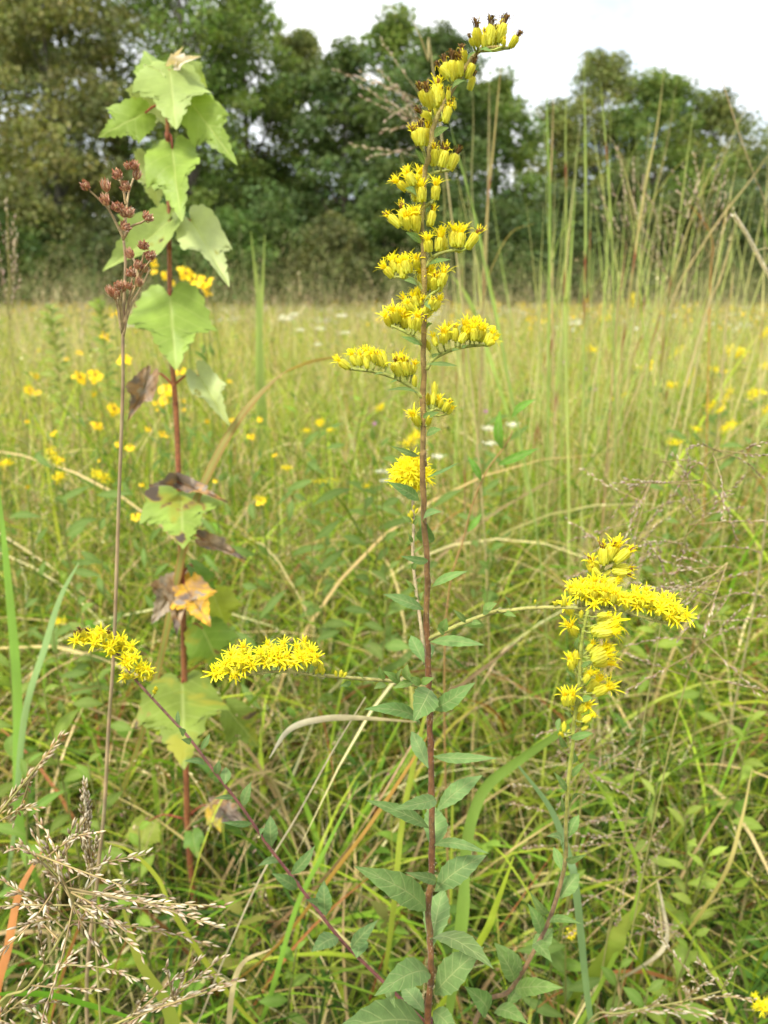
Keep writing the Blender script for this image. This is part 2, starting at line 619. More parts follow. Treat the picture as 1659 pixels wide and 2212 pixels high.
SHRUBS = [
    (-20, 30, 420, 4.2, (.07, .13, .03), "bright green bush at the left edge below the wood"),
    (120, 33, 470, 4.5, DK, "dark bush under the brownish tree at left"),
    (250, 31, 500, 4.0, (.08, .11, .045), "dark low bush behind the dry brown seed heads"),
    (380, 32, 440, 4.4, (.085, .155, .045), "dark green bush behind the sapling's red stem"),
    (500, 31, 470, 4.2, (.09, .17, .045), "mid green bush right of the sapling's stem"),
    (610, 33, 430, 4.4, DK, "dark bush above the upright grass blades left of centre"),
    (720, 31, 480, 3.8, (.10, .125, .05), "olive bush left of the goldenrod's middle flowers"),
    (830, 33, 420, 4.2, DK, "dark bush immediately left of the goldenrod spire"),
    (960, 32, 400, 4.4, (.085, .14, .045), "dark bush immediately right of the goldenrod spire"),
    (1080, 31, 450, 4.2, (.08, .135, .05), "green bush below the rounded tree right of the goldenrod"),
    (1200, 33, 400, 4.4, (.09, .14, .06), "grey green bush below the sky notch"),
    (1320, 34, 380, 4.6, (.10, .14, .06), "olive bush behind the tallest grass stalks"),
    (1440, 32, 430, 4.2, (.11, .15, .065), "pale bush right of the grass stalks"),
    (1560, 34, 410, 4.4, (.10, .15, .07), "bluish bush left of the right edge"),
    (1690, 33, 430, 4.4, (.09, .14, .06), "bush cut by the right edge of the picture"),
]
for i, (px, Y, ty, w, c, lab) in enumerate(SHRUBS):
    make_tree("bush", lab, "bush", px, Y, ty, w, c, 300 + i, dens=0.95, low=0.03, leaf=0.17, taper=0.85,
              group="bushes along the foot of the wood")


# far wood beyond the front trees: one uncountable mass
def far_wood():
    rng = np.random.default_rng(5)
    n = 42000
    x = rng.uniform(-48, 48, n)
    y = 56 + rng.uniform(-2, 4, n)
    prof = 4.6 + .9 * np.sin(x * 0.31) + .7 * np.sin(x * .83 + 1) + 4.6 / (1 + np.exp((x + 1.5) * .7))
    z = prof * rng.uniform(0, 1, n) ** 0.85
    c = np.array([.10, .145, .06]) * rng.uniform(.6, 1.5, (n, 1))
    vv, F, C = leaf_cards(np.stack([x, y, z], 1), rng.uniform(.35, .8, n), c, rng)
    o = link("far_wood", mesh_arrays("far_wood", vv, F, C, M_tree))
    tag(o, "dark mass of woodland seen between the trunks of the front trees", "woodland", kind="stuff")


far_wood()


# ------------------------------------------------------------------ the meadow (nobody could count it)
def ribbons(base, az, a0, a1, L, w, nseg, c0, c1, rng, power=1.2, twist=0.8):
    """grass blades: base (n,3), azimuth, start and end tilt from vertical, length, width, colours"""
    n = len(base)
    P_ = np.zeros((n, nseg + 1, 3))
    P_[:, 0] = base
    T = np.zeros((n, nseg + 1, 3))
    wob = rng.normal(size=(n,)) * 0.35
    for k in range(nseg + 1):
        t = k / nseg
        a = a0 + (a1 - a0) * t ** power
        z = az + wob * t
        T[:, k] = np.stack([np.sin(a) * np.cos(z), np.sin(a) * np.sin(z), np.cos(a)], 1)
        if k:
            P_[:, k] = P_[:, k - 1] + (T[:, k] + T[:, k - 1]) * 0.5 * (L / nseg)[:, None]
    P_[:, :, 2] = np.maximum(P_[:, :, 2], 0.004)
    side = np.stack([-np.sin(az), np.cos(az), np.zeros(n)], 1)
    tw = rng.uniform(-1, 1, n) * twist
    vs = np.zeros((n, nseg + 1, 2, 3))
    cs = np.zeros((n, nseg + 1, 2, 3))
    for k in range(nseg + 1):
        t = k / nseg
        prof = (1 - t ** 2.2) * (0.55 + 0.45 * min(1, t * 4)) + 0.04
        nrm = np.cross(T[:, k], side)
        ang = (tw * (0.3 + t) * 1.6)[:, None]
        s = side * np.cos(ang) + nrm * np.sin(ang)
        hw = (w * prof * 0.5)[:, None]
        vs[:, k, 0] = P_[:, k] - s * hw
        vs[:, k, 1] = P_[:, k] + s * hw
        cc = c0 * (1 - t) + c1 * t
        cs[:, k, 0] = cc
        cs[:, k, 1] = cc * 0.93
    idx = np.arange(n)[:, None] * (nseg + 1) * 2 + np.arange(nseg)[None, :] * 2
    F = np.stack([idx, idx + 1, idx + 3, idx + 2], -1).reshape(-1, 4)
    return vs.reshape(-1, 3), F, cs.reshape(-1, 3), P_, T


class Acc:
    def __init__(self):
        self.V, self.F, self.C, self.n = [], [], [], 0

    def add(self, v, f, c):
        self.V.append(v)
        self.F.append(f + self.n)
        self.C.append(c)
        self.n += len(v)

    def build(self, name, mat, label, cat):
        o = link(name, mesh_arrays(name, np.concatenate(self.V), np.concatenate(self.F),
                                   np.clip(np.concatenate(self.C), 0.001, 1), mat))
        return tag(o, label, cat, kind="stuff")


def patch(x, y, s, seed):
    """slow natural variation over the field, 0..1"""
    r = np.random.default_rng(seed)
    v = np.zeros_like(x)
    for k in range(5):
        a = r.uniform(0, 2 * np.pi)
        f = s * r.uniform(0.6, 2.2)
        v += np.sin((x * np.cos(a) + y * np.sin(a)) * f + r.uniform(0, 6.28))
    return np.clip(0.5 + v / 6, 0, 1)


def scatter(n, y0, y1, rng, half=0.86, pw=2.0, dist=0.0):
    u = rng.uniform(0, 1, n)
    y = (y0 ** pw + u * (y1 ** pw - y0 ** pw)) ** (1 / pw)
    x = rng.uniform(-1, 1, n) * (half * y + 0.25)
    return x, y


GREEN = np.array([.15, .27, .026])
LIME = np.array([.315, .425, .04])
OLIVE = np.array([.30, .35, .06])
TAN = np.array([.50, .41, .20])
STRAW = np.array([.66, .58, .33])
RUST = np.array([.30, .13, .05])
DEEP = np.array([.06, .14, .022])  # dark green, lowered further as painted shade deep in the grass


def pick(n, rng, table):
    w = np.array([t[1] for t in table], float)
    k = rng.choice(len(table), n, p=w / w.sum())
    c = np.array([t[0] for t in table])[k]
    return c * rng.uniform(.6, 1.4, (n, 1)) * (1 + rng.normal(size=(n, 3)) * .05)


def meadow():
    rng = np.random.default_rng(21)
    acc = Acc()

    def zone(n, y0, y1, Lr, wr, table, a0r, a1r, nseg, pw=2.0, hfun=None, twist=.8, k=1.0):
        n = int(n * 1.15)
        x, y = scatter(n, y0, y1, rng, pw=pw)
        base = np.stack([x, y, np.zeros(n)], 1)
        L = rng.uniform(*Lr, n)
        if hfun is not None:
            L = L * hfun(x, y)
        w = rng.uniform(*wr, n)
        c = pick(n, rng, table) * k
        pt = patch(x, y, 1.6 if y1 < 4 else .6, 3)[:, None]
        c = c * (1 - .45 * pt) + c * .45 * pt * np.array([1.22, 1.1, .95])
        c1 = c * rng.uniform(.85, 1.25, (n, 1)) * np.array([1.06, 1.0, .95])
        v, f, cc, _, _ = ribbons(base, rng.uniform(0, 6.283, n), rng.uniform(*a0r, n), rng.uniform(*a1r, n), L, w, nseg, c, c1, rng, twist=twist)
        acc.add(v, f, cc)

    near_h = lambda x, y: np.clip(.42 + .62 * (y - .55), .42, 1.0)
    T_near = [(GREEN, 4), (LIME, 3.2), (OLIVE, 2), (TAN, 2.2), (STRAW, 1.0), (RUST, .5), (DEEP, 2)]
    T_mid = [(GREEN, 3.2), (LIME, 4.2), (OLIVE, 3), (TAN, 4.2), (STRAW, 1.6), (RUST, .5), (DEEP, .8)]
    T_far = [(LIME, 4.6), (OLIVE, 4.5), (TAN, 3.4), (STRAW, 2.0), (GREEN, 2.6)]
    # close up: a tangle of arching blades and lodged dry straw
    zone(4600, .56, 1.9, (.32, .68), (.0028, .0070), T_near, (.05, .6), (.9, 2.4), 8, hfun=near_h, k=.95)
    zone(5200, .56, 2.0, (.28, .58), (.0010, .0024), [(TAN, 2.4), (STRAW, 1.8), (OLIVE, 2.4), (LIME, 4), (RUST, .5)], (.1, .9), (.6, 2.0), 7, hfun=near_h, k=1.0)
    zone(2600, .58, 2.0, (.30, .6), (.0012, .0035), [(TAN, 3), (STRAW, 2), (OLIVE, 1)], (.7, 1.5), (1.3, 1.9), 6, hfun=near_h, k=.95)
    zone(430, .62, 2.2, (.35, .6), (.006, .011), [(LIME, 3), (GREEN, 3), (OLIVE, 1)], (.1, .5), (.7, 2.0), 8, hfun=near_h)
    # short understorey, greener in kind, colours dimmed to paint in shade between the blades
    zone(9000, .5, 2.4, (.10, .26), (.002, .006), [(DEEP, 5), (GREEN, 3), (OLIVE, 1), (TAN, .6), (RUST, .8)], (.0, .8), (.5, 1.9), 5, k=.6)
    zone(650, 1.1, 3.4, (.5, .95), (.004, .0075), [(TAN, 3), (STRAW, 2), (RUST, .25), (LIME, 2)], (.1, .5), (1.4, 2.7), 9)
    # middle distance
    zone(15000, 1.7, 5.5, (.35, .72), (.0025, .0055), T_mid, (.02, .35), (.2, 1.5), 6)
    zone(9000, 1.7, 6, (.4, .85), (.0012, .0025), [(TAN, 3), (STRAW, 2), (OLIVE, 2), (LIME, 2), (RUST, .5)], (.02, .3), (.1, .9), 5)
    zone(1700, 1.5, 4.2, (.45, .85), (.005, .010), [(LIME, 4), (GREEN, 4), (OLIVE, 1)], (.05, .4), (.5, 2.0), 8)
    # far field
    zone(42000, 5, 16, (.40, .72), (.004, .009), T_far, (.02, .35), (.1, 1.2), 4)
    zone(46000, 14, 37, (.42, .75), (.010, .02), T_far, (.02, .35), (.1, 1.0), 3)
    acc.build("grass", M_grass, "dense mixed meadow grass, green blades tangled with dry tan straw", "grass")

    # fine seed stalks with open panicles
    acc = Acc()

    def panicles(n, y0, y1, hr, spray, seeds, wst, wseed, cols, half=.84):
        x, y = scatter(n, y0, y1, rng, half=half)
        base = np.stack([x, y, np.zeros(n)], 1)
        L = rng.uniform(*hr, n)
        if y0 < 1.5:
            L = L * np.clip(.5 + .55 * (y - .6), .5, 1)
        az = rng.uniform(0, 6.283, n)
        c = pick(n, rng, cols)
        v, f, cc, Pp, T = ribbons(base, az, rng.uniform(.02, .35, n), rng.uniform(.2, .9, n), L, np.full(n, wst), 6, c, c, rng, twist=.2)
        acc.add(v, f, cc)
        for s in range(spray):
            k = rng.uniform(.55, 1.0, n) * 6
            i = np.minimum(k.astype(int), 5)
            fr = (k - i)[:, None]
            b = Pp[np.arange(n), i] * (1 - fr) + Pp[np.arange(n), i + 1] * fr
            l2 = L * rng.uniform(.08, .24, n)
            v, f, cc, P2, T2 = ribbons(b, rng.uniform(0, 6.283, n), rng.uniform(.3, 1.0, n), rng.uniform(.8, 1.6, n), l2, np.full(n, wst * .55), 3, c, c, rng, twist=.2)
            acc.add(v, f, cc)
            for q in range(seeds):
                kk = rng.uniform(.3, 3, n)
                ii = np.minimum(kk.astype(int), 2)
                ff = (kk - ii)[:, None]
                ctr = P2[np.arange(n), ii] * (1 - ff) + P2[np.arange(n), ii + 1] * ff
                vv, F, C = leaf_cards(ctr + rng.normal(size=(n, 3)) * .0015, np.full(n, wseed) * rng.uniform(.7, 1.3, n), pick(n, rng, cols), rng, aspect=.4)
                acc.add(vv, F, C)

    seedc = [(TAN, 3), (STRAW, 2), (np.array([.26, .17, .10]), 2), (np.array([.33, .20, .17]), .8)]
    panicles(260, .68, 2.0, (.35, .6), 7, 5, .0010, .0050, seedc)
    panicles(900, 1.8, 5, (.5, .95), 7, 4, .0016, .0075, seedc)
    panicles(2400, 5, 16, (.6, 1.05), 6, 3, .004, .016, seedc)
    panicles(900, 8, 18, (.9, 1.6), 7, 3, .005, .022, [(np.array([.34, .30, .13]), 3), (np.array([.24, .27, .09]), 3)])
    # tall wispy stand at the foot of the wood
    n0 = acc.n
    panicles(1500, 15, 30, (.9, 2.2), 9, 3, .011, .045, [(np.array([.19, .20, .07]), 3), (np.array([.14, .19, .05]), 4), (np.array([.28, .22, .11]), 1)])
    acc.build("seeding_grass", M_dry, "fine tan seeding grass standing loosely all over the meadow", "grass")

    # small broad leaves of the herbs among the grass
    acc = Acc()

    def herbs(n, y0, y1, hr, leaves, ls, cols):
        x, y = scatter(n, y0, y1, rng)
        base = np.stack([x, y, np.zeros(n)], 1)
        L = rng.uniform(*hr, n)
        if y0 < 1.5:
            L = L * np.clip(.4 + .6 * (y - .6), .4, 1)
        c = pick(n, rng, cols)
        v, f, cc, Pp, T = ribbons(base, rng.uniform(0, 6.283, n), rng.uniform(0, .3, n), rng.uniform(.1, .6, n), L, np.full(n, ls * .06), 5, c, c, rng, twist=.1)
        acc.add(v, f, cc)
        for q in range(leaves):
            k = (.15 + .85 * (q + rng.uniform(0, 1, n)) / leaves) * 5
            k = np.minimum(k, 4.999)
            i = k.astype(int)
            fr = (k - i)[:, None]
            b = Pp[np.arange(n), i] * (1 - fr) + Pp[np.arange(n), i + 1] * fr
            az = q * 2.4 + rng.uniform(-.5, .5, n)
            v, f, cc, _, _ = ribbons(b, az, rng.uniform(.5, 1.1, n), rng.uniform(1.3, 2.1, n), ls * rng.uniform(.6, 1.3, n) * (1.15 - .5 * k / 5),
                                     np.full(n, ls * .28), 4, c, c * 1.1, rng, twist=.4)
            acc.add(v, f, cc)

    herbc = [(np.array([.13, .23, .03]), 3), (np.array([.19, .29, .045]), 3), (np.array([.09, .17, .03]), 2), (np.array([.22, .24, .05]), 1)]
    herbs(260, .62, 2.0, (.22, .45), 11, .05, herbc)
    herbs(1100, 1.8, 6, (.3, .6), 10, .055, herbc)
    herbs(1500, 5, 15, (.35, .65), 7, .09, herbc)
    acc.build("herb_leaves", M_grass, "low leafy green herbs growing between the grasses", "ground cover")

    # far flowers too small to tell apart
    acc = Acc()
    n = 1500
    x, y = scatter(n, 7, 34, rng, pw=1.6)
    k = patch(x, y, .45, 9) * 1.0 + np.where(x > 1, .25, 0)
    keep = k > .55
    x, y = x[keep], y[keep]
    m = len(x)
    for q in range(9):
        ctr = np.stack([x, y, rng.uniform(.5, .72, m)], 1) + rng.normal(size=(m, 3)) * np.array([.05, .05, .025])
        vv, F, C = leaf_cards(ctr, rng.uniform(.02, .05, m), np.array([.75, .55, .03]) * rng.uniform(.7, 1.2, (m, 1)), rng, aspect=.8)
        acc.add(vv, F, C)
    n = 260
    x, y = scatter(n, 7, 24, rng, pw=1.6)
    for q in range(10):
        ctr = np.stack([x, y, np.full(n, .6)], 1) + rng.normal(size=(n, 3)) * np.array([.07, .07, .02])
        vv, F, C = leaf_cards(ctr, rng.uniform(.02, .045, n), np.array([.62, .64, .55]) * rng.uniform(.8, 1.1, (n, 1)), rng, aspect=.8)
        acc.add(vv, F, C)
    acc.build("far_flowers", M_petal, "specks of yellow and white bloom scattered over the far meadow", "flowers")


meadow()
# ------------------------------------------------------------------ flower heads, leaves
YEL = (0.95, 0.84, 0.02)
GOLD = (0.90, 0.71, 0.012)
YGR = (0.70, 0.65, 0.025)
PALE = (0.78, 0.72, 0.07)
GRN = (0.44, 0.49, 0.045)


def head_meshes(kind, seed):
    """a flower head one unit tall standing on z = 0: the vase of bracts, and the florets"""
    r = random.Random(seed)
    inv, flo = MB(), MB()
    hz = {'open': .55, 'star': .50, 'semi': .68, 'spent': .64, 'bud': .84}[kind]
    fat = {'open': .165, 'star': .19, 'semi': .165, 'spent': .165, 'bud': .17}[kind]
    prof = [(.035, 0), (.10, .05), (fat, .22 * hz), (fat * 1.02, .45 * hz), (fat * .90, .72 * hz), (fat * .86, .9 * hz), (fat * .62, hz)]
    top = YEL if kind in ('open', 'star') else mixc(YGR, PALE, r.random())
    cols = [GRN, mixc(GRN, YGR, .6), YGR, mixc(YGR, PALE, .45), mixc(YGR, PALE, .6), mixc(PALE, top, .4), mixc(PALE, top, .6)]
    cols = [jit(c, .06, r) for c in cols]
    if kind == 'bud':
        prof[-1] = (.03, hz + .1)
        prof[-2] = (.09, hz)
        cols[-1] = cols[-2] = (.68, .58, .04)
    inv.lathe(prof, 12, cols, mod=.08, lobes=6, phase=r.uniform(0, 6))
    # overlapping bract tips standing slightly proud of the vase
    for ring, (z0, z1) in enumerate(((.05, .42), (.2, .62), (.36, .86), (.5, 1.0))):
        for k in range(6):
            a = 2 * math.pi * (k + .5 * (ring % 2)) / 6 + r.uniform(-.12, .12)
            e = V(math.cos(a), math.sin(a), 0)
            s = V(-math.sin(a), math.cos(a), 0)
            rr = fat * (1.02 + .05 * ring)
            pts = [e * (rr * .9) + V(0, 0, z0 * hz), e * (rr * 1.06) + V(0, 0, (z0 * .5 + z1 * .5) * hz), e * (rr * .98) + V(0, 0, z1 * hz)]
            c = jit(mixc(GRN, PALE, .35 + .18 * ring), .1, r)
            inv.strap(pts, [.10, .085, .02], s, [mixc(c, GRN, .2), c, mixc(c, PALE, .5)], cup=-.12)
    if kind in ('open', 'star', 'semi'):
        n = {'open': r.randint(7, 10), 'star': r.randint(7, 10), 'semi': r.randint(4, 6)}[kind]
        for k in range(n):
            a = 2 * math.pi * k / n + r.uniform(-.3, .3)
            e = V(math.cos(a), math.sin(a), 0)
            s = V(-math.sin(a), math.cos(a), 0)
            L = {'open': .56, 'star': .58, 'semi': .38}[kind] * r.uniform(.75, 1.2)
            a1 = r.uniform(.7, 1.9) if kind != 'star' else r.uniform(1.1, 1.6)
            if kind == 'semi':
                a1 = r.uniform(.6, 2.4)
            p = e * .09 + V(0, 0, hz - .04)
            pts = [p]
            for q in range(1, 6):
                b = .15 + (a1 - .15) * (q / 5) ** .8
                p = p + (e * math.sin(b) + V(0, 0, math.cos(b))) * (L / 5)
                pts.append(p)
            c = jit(YEL, .1, r)
            wd = r.uniform(.058, .082) * (1.15 if kind == 'star' else 1)
            flo.strap(pts, [wd * .5, wd * .8, wd, wd, wd * .8, wd * .3], s, [mixc(c, GOLD, .4)] + [c] * 5, cup=.10)
        nd = 9 if kind != 'semi' else 7
        for k in range(nd):
            a = r.uniform(0, 6.283)
            e = V(math.cos(a), math.sin(a), 0)
            q = math.sqrt(r.random()) * .105
            h1 = hz + r.uniform(.10, .26)
            p0, p1 = e * q * .8 + V(0, 0, hz - .06), e * q * 1.5 + V(0, 0, h1)
            c = jit(GOLD, .12, r)
            if kind == 'semi' and r.random() < .45:
                c = (.30, .15, .02)
            flo.tube([p0, p0.lerp(p1, .6), p1], [.018, .026, .036], 5, c)
            for j in range(3):
                ee = V(r.uniform(-1, 1), r.uniform(-1, 1), .6).normalized()
                flo.strap([p1, p1 + ee * .05, p1 + ee * .09 + e * .02], [.03, .022, .008], V(ee.y, -ee.x, .1), jit(YEL, .1, r))
            if r.random() < .7:
                p2 = p1 + V(r.uniform(-.09, .09), r.uniform(-.06, .06), r.uniform(.10, .18))
                flo.tube([p1, p1.lerp(p2, .5) + e * .01, p2], [.011, .010, .014], 4, jit(YEL, .1, r))
    elif kind == 'spent':
        for k in range(24):
            a = r.uniform(0, 6.283)
            e = V(math.cos(a), math.sin(a), 0)
            q = math.sqrt(r.random()) * .11
            p0 = e * q * .8 + V(0, 0, hz - .08)
            p1 = e * q * 1.5 + V(0, 0, hz + r.uniform(.10, .32))
            p2 = p1 + e * r.uniform(.02, .11) + V(r.gauss(0, .03), r.gauss(0, .03), r.uniform(-.06, .08))
            c = jit(r.choice([(.17, .085, .03), (.24, .13, .05), (.10, .055, .025), (.42, .30, .06)]), .2, r)
            flo.strap(smooth([p0, p1, p2], 5), [.04, .05, .065, .06, .045, .02], V(-e.y, e.x, .2), c, cup=.3)
        for k in range(7):
            a = r.uniform(0, 6.283)
            e = V(math.cos(a), math.sin(a), 0)
            flo.tube([e * .08 + V(0, 0, hz - .05), e * .15 + V(0, 0, hz + r.uniform(.06, .14))], [.006, .003], 3, (.62, .56, .42))
        for k in range(r.randint(0, 2)):
            a = r.uniform(0, 6.283)
            e = V(math.cos(a), math.sin(a), 0)
            flo.strap(smooth([e * .1 + V(0, 0, hz), e * .22 + V(0, 0, hz + .16), e * .40 + V(0, 0, hz + .02)], 5), .05, V(-e.y, e.x, 0), GOLD)
    out = []
    for nm, b, m in (("flower_head", inv, M_invol), ("florets", flo, M_ray)):
        if not b.v:
            out.append(None)
            continue
        o = b.build(nm, m)
        out.append(o.data)
        bpy.data.objects.remove(o)
    return out


HEADS = {k: [head_meshes(k, 40 + 7 * i + j) for j in range(nv)] for i, (k, nv) in
         enumerate((('open', 5), ('star', 5), ('semi', 4), ('spent', 5), ('bud', 2)))}


def put_head(parent, base, tip, kind, rng, fat=1.0):
    ax = tip - base
    L = ax.length
    inv, flo = rng.choice(HEADS[kind])
    q = ax.to_track_quat('Z', 'Y') @ Quaternion((0, 0, 1), rng.uniform(0, 6.283))
    o = bpy.data.objects.new("flower_bud" if kind == 'bud' else "flower_head", inv)
    COL.objects.link(o)
    o.parent = parent
    o.location = base - parent.location
    o.rotation_mode = 'QUATERNION'
    o.rotation_quaternion = q
    o.scale = (L * fat, L * fat, L)
    if flo is not None:
        f = bpy.data.objects.new("florets", flo)
        COL.objects.link(f)
        f.parent = o
    return o


def leaf(parent, base, tip, width, nrm, col, name="leaf", droop=0.12, fold=0.16, serr=0.05, mat=None, rows=14, shape=1.03,
         wave=0.0, rng=RNG, petiole=0.0):
    """lance shaped toothed leaf from base to tip; nrm = the side it shows"""
    mb = MB()
    leaf_into(mb, base, tip, width, nrm, col, droop, fold, serr, rows, shape, wave, rng)
    if petiole:
        pass
    return mb.build(name, mat or M_leaf, parent)


def leaf_into(mb, base, tip, width, nrm, col, droop=0.12, fold=0.16, serr=0.05, rows=14, shape=1.03, wave=0.0, rng=RNG):
    ax = tip - base
    L = ax.length
    u = ax.normalized()
    n = (nrm - u * nrm.dot(u)).normalized()
    s = u.cross(n)
    ph = rng.uniform(0, 6.28)
    bend = rng.uniform(-.05, .05)
    vs, cs, fs, uvs = [], [], [], []
    colm = mixc(col, (.34, .40, .16), .15)
    cold = mixc(col, (.05, .10, .03), .10)
    cols5 = (-1, -.5, 0, .5, 1)
    for i in range(rows + 1):
        t = i / rows
        w = (math.sin(math.pi * t ** shape) ** 1.03 * 1.02) if 0 < t < 1 else 0
        w = max(w, .05 if t < .5 else .012)
        mid = base + u * (L * t) + n * (droop * L * 4 * t * (1 - t)) + s * (bend * L * math.sin(math.pi * t))
        for c in cols5:
            hw = width * .5 * w
            e = c
            if abs(c) == 1:
                e = c * (1 + serr * (1 if i % 2 else -1))
            p = mid + s * (e * hw) + n * (fold * abs(c) ** 1.2 * hw + wave * hw * math.sin(t * 9 + ph + c * 1.5) * abs(c))
            vs.append(p)
            uvs.append((t, c))
            cs.append(colm if c == 0 else (col if abs(c) == 1 else (cold if i % 3 else mixc(col, colm, .15))))
    for i in range(rows):
        for j in range(4):
            a = i * 5 + j
            fs.append([a, a + 1, a + 6, a + 5])
    mb.add(vs, fs, cs, uv=uvs)


def px_leaf(parent, z, b, t, w, Y, rng, dy=0.0, facing=None, col=(.13, .215, .07), **kw):
    """leaf measured in a zoomed region: base, tip and width in that region's pixels, tip dy nearer (-) or farther (+)"""
    b1, t1 = z(*b), z(*t)
    sc = (z(100, 0)[0] - z(0, 0)[0]) / 100.0
    pb = P(*b1, Y + rng.uniform(-.002, .002))
    pt = P(*t1, Y + dy)
    width = w * sc * S(b1[1], Y)
    view = (V(0, 0, H) - pb).normalized()
    n = facing or (view + V(rng.uniform(-.35, .35), 0, rng.uniform(.0, .5)))
    return leaf(parent, pb, pt, width, n, jit(col, .12, rng), rng=rng, **kw)


def px_path(z, pts, Y, Y1=None):
    n = len(pts)
    return [P(*z(*p), Y + ((Y1 if Y1 is not None else Y) - Y) * i / max(1, n - 1)) for i, p in enumerate(pts)]


# ------------------------------------------------------------------ the main goldenrod
YM = 0.36
rg = random.Random(5)
foot = P(930, 2212, YM)
main = thing("goldenrod", V(foot.x, YM, 0), "tall goldenrod in the centre, its yellow spire reaching the top of the picture", "goldenrod")
STEM_PX = [ZD(760, 2212), ZD(785, 1900), ZD(775, 1600), ZD(765, 1320), ZD(788, 1100), ZD(790, 700), ZD(785, 300), ZD(775, 0),
           ZC(840, 2100), ZC(825, 1700), ZC(820, 1300), ZC(825, 1000), ZC(805, 650), ZC(785, 300), ZC(790, 0),
           ZB(820, 1600), ZB(820, 1200), ZB(820, 700), ZB(825, 300), ZB(815, 100), ZA(810, 1500), ZA(830, 1150), ZA(860, 1000),
           ZA(885, 850), ZA(915, 775), ZA(985, 640), ZA(1080, 480), ZA(1175, 345), ZA(1230, 322), ZA(1310, 315), ZA(1395, 320)]
spts = [V(foot.x - .006, YM - .004, 0), V(foot.x - .004, YM - .002, .2)] + [P(*p, YM) for p in STEM_PX]
# even out: keep order from the ground up
mb = MB()
n = 120
path = smooth(spts, n)
for i in range(1, n):
    path[i] = path[i] + V(rg.gauss(0, .00022), rg.gauss(0, .0002), 0)
rad, col = [], []
for i, p in enumerate(path):
    z = p.z
    f = max(0, min(1, (z - .35) / .6))
    rad.append(.0020 * (1 - f) + .0010 * f)
    red = (.17, .075, .028)
    grn = (.30, .24, .07)
    c = mixc(red, grn, max(0, min(1, (z - .70) / .22)))
    col.append(jit(mixc(c, (.25, .20, .07), .5 * rg.random() ** 3), .2, rg))
for i in range(0, n, 4):
    rad[i] *= 1.16
rad[-1] = .0005
for i in range(n - 8, n):
    rad[i] = .0007
mb.tube(path, rad, 10, col, ridge=.05)
# the fine stiff hairs of the stem
for i in range(6, n):
    for k in range(9):
        f = rg.random()
        p = path[i - 1].lerp(path[i], f)
        a = rg.uniform(0, 6.283)
        e = V(math.cos(a), math.sin(a), rg.uniform(-.1, .3))
        l = rg.uniform(.0006, .0014)
        mb.strap([p + e * rad[i] * .9, p + e * (rad[i] + l)], [.00022, .00006], V(-e.y, e.x, .3), (.52, .46, .32))
mb.build("stem", M_stem, main)


def stem_at(py):
    best = min(path, key=lambda q: abs(q.z - P(900, py, YM).z))
    return best


EXTRA_I, EXTRA_F = MB(), MB()


def merge_head(kind, base, tip, rng, fat, acc):
    ax = tip - base
    L = ax.length
    fr = Matrix.Translation(base) @ (ax.to_track_quat('Z', 'Y') @ Quaternion((0, 0, 1), rng.uniform(0, 6.28))).to_matrix().to_4x4() @ Matrix.Diagonal((L * fat, L * fat, L, 1))
    for data, a in zip(rng.choice(HEADS[kind]), acc):
        if data is None:
            continue
        o = len(a.v)
        a.v += [tuple(fr @ v.co) for v in data.vertices]
        a.c += [tuple(x.color)[:3] for x in data.attributes["Col"].data]
        a.f += [[i + o for i in p.vertices] for p in data.polygons]
        a.m += [0] * len(data.polygons)


def heads(parent, z, items, Y, rng, branch=None, jitter=.010, star_tilt=None, scale=1.0):
    """items: (base x, y, tip x, y, kind) in zoom pixels; thin stalks run from the branch to each head"""
    ped = MB()
    for it in items:
        bx, by, tx, ty, kind = it
        dy = rng.uniform(-jitter, jitter)
        b = P(*z(bx, by), Y + dy)
        tdir = rng.uniform(-.006, .002)
        t = P(*z(tx, ty), Y + dy + tdir)
        t = b + (t - b) * scale
        kind = {'y': 'open', 'b': 'spent', 's': 'semi', 'c': 'bud', 'o': 'star'}[kind]
        t = b + (t - b) * 1.08
        put_head(parent, b, t, kind, rng, fat=rng.uniform(.84, 1.02))
        if parent is main and kind != 'bud' and rng.random() < (.75 if kind == 'open' else .35):
            o = V(rng.uniform(-.0035, .0035), rng.uniform(.003, .009), rng.uniform(-.003, .0015))
            tt = t + o + V(rng.uniform(-.002, .002), .002, 0)
            merge_head(kind, b + o, tt, rng, rng.uniform(.8, .95), (EXTRA_I, EXTRA_F))
        if branch:
            q = min(branch, key=lambda w: (w - b).length + (0 if w.z < b.z else .01))
            mid = q.lerp(b, .55) + V(0, 0, -.0006)
            ped.tube([q, mid, b + (t - b) * .03], [.00055, .00045, .0006], 5, jit((.30, .34, .06), .1, rng))
    return ped


BRANCH_COL = (.30, .33, .07)


def branch(parent, pts, r0, r1, col=BRANCH_COL, extra=None, name="branch", nn=16, hairs=0):
    mb = MB()
    pp = smooth(pts, nn)
    mb.tube(pp, (r0, r1), 7, [jit(col, .1) for _ in pp])
    if hairs:
        for k in range(hairs):
            i = RNG.randrange(1, len(pp))
            p = pp[i - 1].lerp(pp[i], RNG.random())
            a = RNG.uniform(0, 6.283)
            e = V(math.cos(a) * .6, math.cos(a) * .3, math.sin(a))
            rr = r0 + (r1 - r0) * i / len(pp)
            mb.strap([p + e * rr * .9, p + e * (rr + RNG.uniform(.0005, .001))], [.0002, .00006], V(e.z, .2, -e.x), (.52, .46, .32))
    if extra is not None:
        o = len(mb.v)
        mb.v += extra.v
        mb.c += extra.c
        mb.f += [[i + o for i in f] for f in extra.f]
        mb.m += extra.m
    return mb.build(name, M_stem, parent)


stem_top = [p for p in path if p.z > P(900, 900, YM).z]


